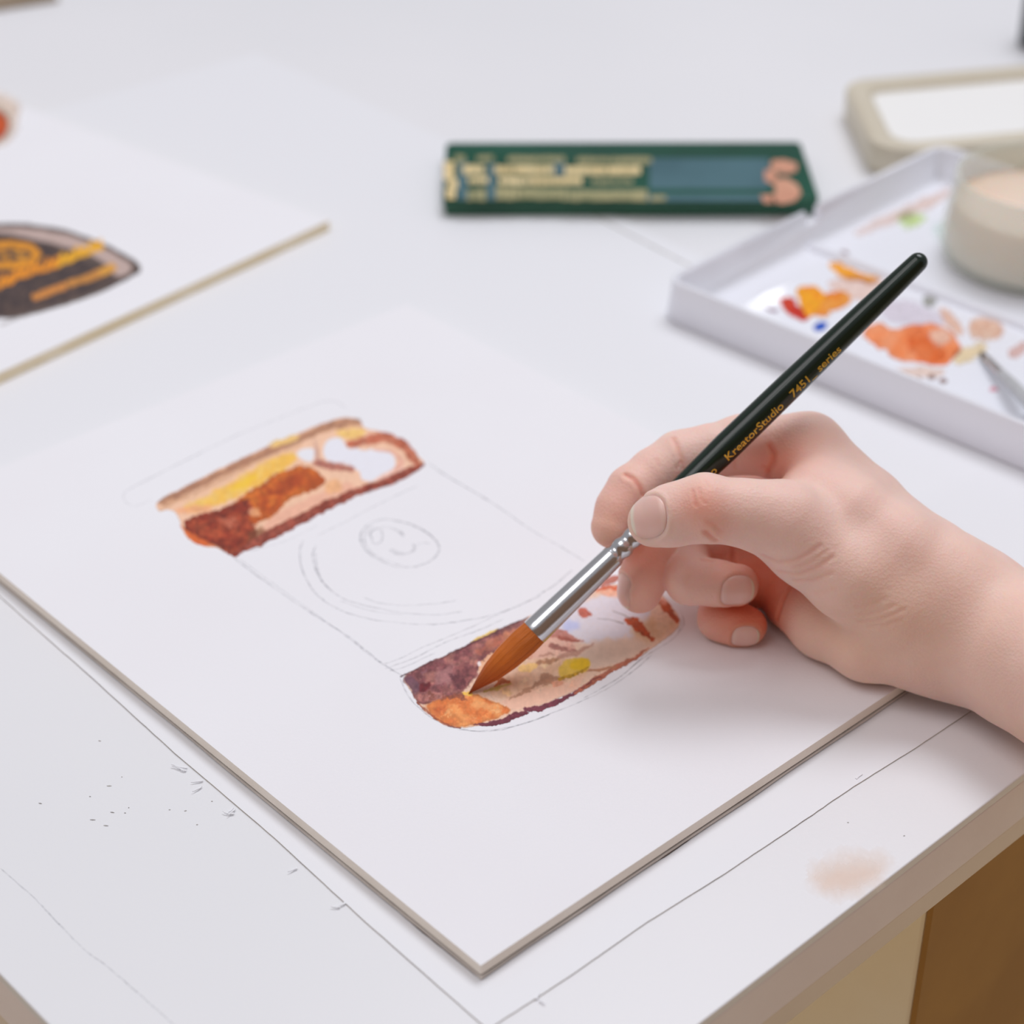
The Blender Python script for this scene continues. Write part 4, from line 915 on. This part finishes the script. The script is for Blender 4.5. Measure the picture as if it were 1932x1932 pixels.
blob([(1065, 560), (1110, 540), (1165, 535), (1160, 590), (1090, 595)], *c4, (16, 84, 196), warp=3, label='blue paint')
blob([(780, 445), (850, 460), (870, 490), (800, 475)], *c4, (140, 96, 130), op=.8, soft=3, label='small purple smear')
blob([(1370, 590), (1480, 535), (1570, 590), (1660, 555), (1790, 545), (1920, 590), (1990, 700), (1900, 800), (1750, 805), (1600, 775), (1480, 700), (1400, 650)], *c4, (246, 156, 108), (242, 134, 74), label='large orange puddle', soft=3, gs=22)
blob([(1640, 620), (1740, 570), (1800, 640), (1900, 740), (1820, 800), (1700, 760)], *c4, (238, 112, 44), (242, 130, 70), op=.85, soft=6, thick=.08, label='deeper orange patch')
blob([(1780, 590), (1880, 580), (1930, 650), (1860, 690), (1790, 650)], *c4, (252, 206, 180), op=.8, soft=5, thick=.10, label='pale peach patch')
blob([(1200, 1105), (1270, 1110), (1280, 1150), (1220, 1160)], *c8, (166, 166, 158), op=.85, soft=4, label='grey smudge')
blob([(1270, 1150), (1340, 1190), (1400, 1260), (1380, 1300), (1300, 1230)], *c8, (244, 200, 176), op=.8, soft=5, label='peach smear')
blob([(1410, 1230), (1500, 1200), (1590, 1250), (1570, 1300), (1450, 1320)], *c8, (240, 206, 182), (236, 188, 160), op=.85, soft=5, label='tan smear')
blob([(1340, 1380), (1450, 1320), (1520, 1330), (1440, 1400), (1360, 1430)], *c8, (244, 222, 180), op=.85, soft=5, label='pale yellow smear')
blob([(1060, 1440), (1180, 1430), (1320, 1440), (1290, 1480), (1130, 1475)], *c8, (246, 220, 206), op=.8, soft=5, label='thin peach edge wash')
for x, y in ((1130, 1470), (1250, 1475), (1300, 1495), (1190, 1490)):
    blob([(x - 18, y - 10), (x + 16, y - 12), (x + 20, y + 10), (x - 12, y + 12)], *c8, (160, 128, 120), op=.8, soft=2.5, warp=2, thick=.07)
blob([(1590, 1370), (1671, 1310), (1690, 1330), (1640, 1400)], *c8, (232, 190, 180), op=.7, soft=4, label='pink stroke')
blob([(1515, 1520), (1550, 1520), (1550, 1545), (1515, 1545)], *c8, (250, 176, 190), op=.8, soft=3, label='pink dot')
blob([(1080, 750), (1150, 720), (1230, 745), (1180, 790), (1110, 790)], *c8, (212, 236, 150), op=.8, soft=7, label='pale green spot')
blob([(870, 830), (1050, 740), (1250, 650), (1340, 600), (1330, 660), (1150, 740), (980, 810)], *c8, (242, 216, 204), op=.75, soft=8, label='peach streak by the back wall')
blob([(1230, 800), (1330, 760), (1500, 900), (1400, 960)], *c8, (214, 236, 224), op=.4, soft=10)

# ------------------------------------------------------------------ detail brush lying in the palette
d0 = P(1849, 664, FZ + 1.0); d1 = P(1945, 764, FZ + 9.5); dd = unit(d1 - d0)
db_ = empty('detail_brush', d0, 'thin paintbrush with a pale grey handle lying across the palette', 'paintbrush')
mb = MB(); lathe(mb, d0, dd, [(0, .15), (2, .8), (5, 1.4), (9, 1.5)], 24); o = mb.build('bristles', M['dbristle'], db_); sharp_by_angle(o, 60)
mb = MB(); lathe(mb, d0, dd, [(8, 1.5), (9, 1.75), (20, 1.9), (26, 2.0)], 24); o = mb.build('ferrule', M['chrome'], db_); sharp_by_angle(o, 60)
mb = MB(); lathe(mb, d0, dd, [(26, 2.1), (40, 2.7), (70, 2.5), (110, 1.8), (150, 1.2), (152, .4)], 24); o = mb.build('handle', M['greyh'], db_); sharp_by_angle(o, 60)

# ------------------------------------------------------------------ water jar standing in the palette
jz = FZ + .1
jc = P(1950, 492, jz); jt = 0
for _ in range(1): pass
jh = 50.0
jar = empty('water_jar', (jc[0], jc[1], jz), 'squat greenish glass jar of murky peach water standing in the palette', 'jar')
up = np.array([0, 0, 1.0])
mb = MB(); lathe(mb, jc, up, [(0, 34), (.6, 37), (3, 40), (8, 41.5), (18, 41), (28, 39.6), (36, 38.2), (38.5, 38.2), (39.8, 37.8), (40, 37), (39.5, 36.2), (36, 35.8), (28, 37.2), (18, 38.6), (8, 38.8), (4, 37), (3, 34)], 72)
o = mb.build('glass', M['glass'], jar); sharp_by_angle(o, 60)
mb = MB(); lathe(mb, jc, up, [(3.1, 33.8), (4.2, 36.8), (8, 38.5), (18, 38.3), (27, 37.2), (27.3, 36.5)], 64)
o = mb.build('water', M['water'], jar); sharp_by_angle(o, 60)

# ------------------------------------------------------------------ flat pencil tin
TH_ = 9.5; t0 = P(836, 409, .45); t1 = P(1543, 407, .45); ta = unit(t1 - t0); tb = np.array([-ta[1], ta[0], 0]); TW = float(np.linalg.norm(t1 - t0))
TD = float((P(822, 268, TH_) - t0) @ tb)
shear = float((P(822, 268, TH_) - t0) @ ta)
tin = empty('pencil_tin', (*(t0 + ta * TW / 2 + tb * TD / 2)[:2], .45), 'flat dark green pencil tin printed with gold lettering at the back of the table', 'pencil case')
def tp(x, y): return (t0 + ta * x + tb * y)[:2]
def trect(o, r=3): return rounded([tp(o, o), tp(TW - o, o), tp(TW - o, TD - o), tp(o, TD - o)], r, 4)
mb = MB(); mb.prism(trect(.6), .45, 5.0); o = mb.build('base', M['greens'], tin); bevel(o, .4)
mb = MB(); loft(mb, [L3(trect(0), 4.6), L3(trect(0), TH_ - .9), L3(trect(.3), TH_ - .3), L3(trect(.9), TH_)])
o = mb.build('lid', M['greens'], tin); sharp_by_angle(o, 50); o.data.materials.append(M['green'])
for p_ in o.data.polygons:
    if p_.normal.z > 0.9: p_.material_index = 1
lid = o
def tin_xy(px, py):
    q = P(px, py, TH_) - t0; return float(q @ ta), float(q @ tb)
def print_part(name, quads, mat, label=None, z=TH_ + .03):
    mb = MB()
    for qd in quads:
        vs = [(*tp(*tin_xy(x, y)), z) for x, y in qd]
        mb.prism(ccw([v[:2] for v in vs]), z - .02, z + .04)
    o = mb.build(name, mat, lid)
    if label: o['label'] = label
    return o
def bar(x0, x1, y, h, sk=0): return [(x0, y - h / 2), (x1, y - h / 2), (x1 + sk, y + h / 2), (x0 + sk, y + h / 2)]
cx, cy, cs_ = 780, 220, 2.415
def C7(x0, x1, y0, y1): return [(cx + x0 / cs_, cy + y0 / cs_), (cx + x1 / cs_, cy + y0 / cs_), (cx + x1 / cs_, cy + y1 / cs_), (cx + x0 / cs_, cy + y1 / cs_)]
print_part('sheen_panel', [C7(1075, 1620, 190, 330)], M['print_sheen'], 'blue grey sheen painted on the right half of the lid', TH_ + .01)  # flat colour stands in for the room's sheen on the lid
for q_ in ((1050, 1600, 355, 385), (200, 245, 200, 380), (335, 378, 215, 380), (640, 690, 205, 270)): print_part('print_strip', [C7(*q_)], M['print_sheen'], 'blue grey printed strip on the lid', TH_ + .012)
def letters(x0, x1, y0, y1, seed, gap=.28):
    rs = np.random.RandomState(seed); out = []; x = x0; hh = (y1 - y0); gap *= .6
    while x < x1:
        w = hh * (.35 + .45 * rs.rand()); w = min(w, x1 - x)
        out.append(C7(x, x + w, y0 + hh * .12 * rs.rand(), y1 - hh * .12 * rs.rand())); x += w + hh * gap * rs.rand()
    return out
print_part('lettering', letters(225, 325, 220, 262, 1) + letters(370, 640, 225, 262, 2) + letters(690, 1035, 225, 265, 3) + letters(390, 770, 275, 310, 4) + letters(250, 340, 275, 305, 5), M['gold'], 'bright gold rows of small lettering')
print_part('lettering', letters(190, 235, 175, 215, 6) + letters(290, 365, 178, 205, 7) + letters(430, 690, 180, 212, 8) + letters(745, 1085, 185, 215, 9) + letters(375, 700, 320, 382, 10, .1) + letters(705, 1065, 330, 385, 11, .1) + letters(245, 330, 330, 385, 12) + letters(810, 1000, 285, 305, 13) + letters(1080, 1150, 360, 385, 14), M['dullgold'], 'dull gold rows of small lettering')
print_part('emblem', [C7(140, 185, 205, 290), C7(160, 200, 285, 330), C7(150, 190, 325, 375)], M['gold'], 'gold emblem at the left end of the lid')
def px7(pts): return [(cx + x / cs_, cy + y / cs_) for x, y in pts]
print_part('emblem', [px7([(1635, 200), (1690, 195), (1750, 215), (1745, 250), (1700, 262), (1650, 250), (1625, 225)]), px7([(1600, 245), (1650, 238), (1660, 275), (1640, 310), (1600, 290)]), px7([(1640, 285), (1700, 280), (1750, 310), (1768, 350), (1740, 385), (1680, 400), (1630, 385), (1650, 340)]), px7([(1580, 360), (1640, 355), (1650, 392), (1600, 395)])], M['copper'], 'copper coloured emblem at the right end of the lid', TH_ + .04)

# ------------------------------------------------------------------ cream rimmed tray at the back right
q0 = P(1588, 152, 16); q1 = P(1975, 118, 16); q3 = P(1652, 290, 16)
mbp = [q0[:2], q1[:2] + (q1[:2] - q0[:2]) * .5, None, q3[:2] + (q3[:2] - q0[:2]) * 0]; mbp[2] = mbp[1] + mbp[3] - mbp[0]
tray = empty('shallow_tray', (*np.mean([p_ for p_ in mbp], 0), 0), 'shallow cream rimmed tray with a white bottom behind the palette', 'tray')
cen = np.mean(mbp, 0)
def tpoly(o, r): 
    P_ = ccw([np.array(x) for x in mbp]); out = []
    m_ = len(P_)
    for i in range(m_):
        a, c_, b_ = P_[i - 1], P_[i], P_[(i + 1) % m_]; n1 = unit(np.array([-(c_ - a)[1], (c_ - a)[0]])); n2 = unit(np.array([-(b_ - c_)[1], (b_ - c_)[0]]))
        k = o / (1 + n1 @ n2); out.append(c_ + (n1 + n2) * k)
    return rounded(out, r, 7)
mb = MB(); loft(mb, [L3(tpoly(1.5, 16), .1), L3(tpoly(.4, 17), 1.5), L3(tpoly(0, 17), 14.5), L3(tpoly(.8, 16), 16), L3(tpoly(9, 12), 16.4), L3(tpoly(12, 11), 15.0), L3(tpoly(13.5, 10), 4)])
o = mb.build('frame', M['tray'], tray); sharp_by_angle(o, 60)
mb = MB(); mb.prism(tpoly(12.2, 11), 4.05, 12.5); mb.build('lining', M['lining'], tray)

# ------------------------------------------------------------------ things only just inside the frame at the back
k0 = P(1975, 85, 0); dj = empty('ink_bottle', (k0[0], k0[1], 0), 'dark grey bottle at the far right edge of the table', 'bottle')
mb = MB(); lathe(mb, k0, up, [(0, 14), (1, 16), (30, 16), (34, 12), (40, 9)], 40); o = mb.build('bottle_body', M['darkjar'], dj); sharp_by_angle(o, 50)
mb = MB(); lathe(mb, k0, up, [(39, 10.5), (52, 10.5), (53, 9.5)], 40); o = mb.build('cap', M['darkjar'], dj); sharp_by_angle(o, 50)
e0 = P(110, -6, 3); e1 = P(-200, 42, 3); ed = unit(e1 - e0); en = np.array([ed[1], -ed[0], 0]); en = en if en[1] > 0 else -en
mb = MB(); mb.prism(ccw([(e0)[:2], (e0 + ed * 230)[:2], (e0 + ed * 230 + en * 120)[:2], (e0 + en * 120)[:2]]), 0.05, 3.0)
o = mb.build('cardboard', M['card']); bevel(o, .5); tag(o, 'flat piece of brown cardboard at the far left end of the table', 'cardboard')

# ------------------------------------------------------------------ stains and crumbs on the table
q = Paint(1200, 1400, 2.64)
q.poly([(860, 640), (980, 560), (1150, 540), (1280, 580), (1230, 680), (1120, 760), (960, 770), (870, 720)], (250, 226, 206), 22, 8, .30, .02)
q.poly([(900, 680), (1000, 620), (1180, 620), (1220, 650), (1100, 740), (940, 740)], (248, 208, 180), 20, 8, .22, .02)
q.mesh('paint_stain', 0.0, 1.2, M['watercolour'], table, 0.03, (1490, 1570, 1720, 1730), 'faint orange paint stain near the table edge')
mb = MB(); rs = np.random.RandomState(9)
for x, y, w in ((188, 1398, 5), (206, 1483, 8), (230, 1466, 2), (170, 1503, 3), (212, 1533, 7), (236, 1534, 3), (175, 1547, 9), (200, 1558, 8), (243, 1524, 2), (400, 1512, 3), (1600, 1552, 3), (1706, 1577, 3), (350, 1530, 4), (76, 1516, 6), (372, 1556, 3), (320, 1528, 3)):
    c = P(x, y, 0.03); l = w * .09; a = rs.rand() * .6 - .3
    d = np.array([math.cos(a), math.sin(a), 0]); nn = np.array([-d[1], d[0], 0])
    poly = [c - d * l, c - nn * .16, c + d * l * .4 - nn * .1, c + d * l, c + nn * .18]
    mb.prism(ccw([v[:2] for v in poly]), 0.01, 0.16)
o = mb.build('eraser_crumbs', M['crumb']); tag(o, 'tiny grey eraser crumbs scattered on the bare table left of the pad', 'crumbs', kind='stuff')
# faint knife lines on the table near its left corner
tag(ribbon_obj('scratch', [([(0, 1638), (60, 1690), (110, 1742), (160, 1792), (220, 1838), (330, 1935)], .35)], 0, M['graphite'], table, 0.03), 'faint scratch lines near the left corner')
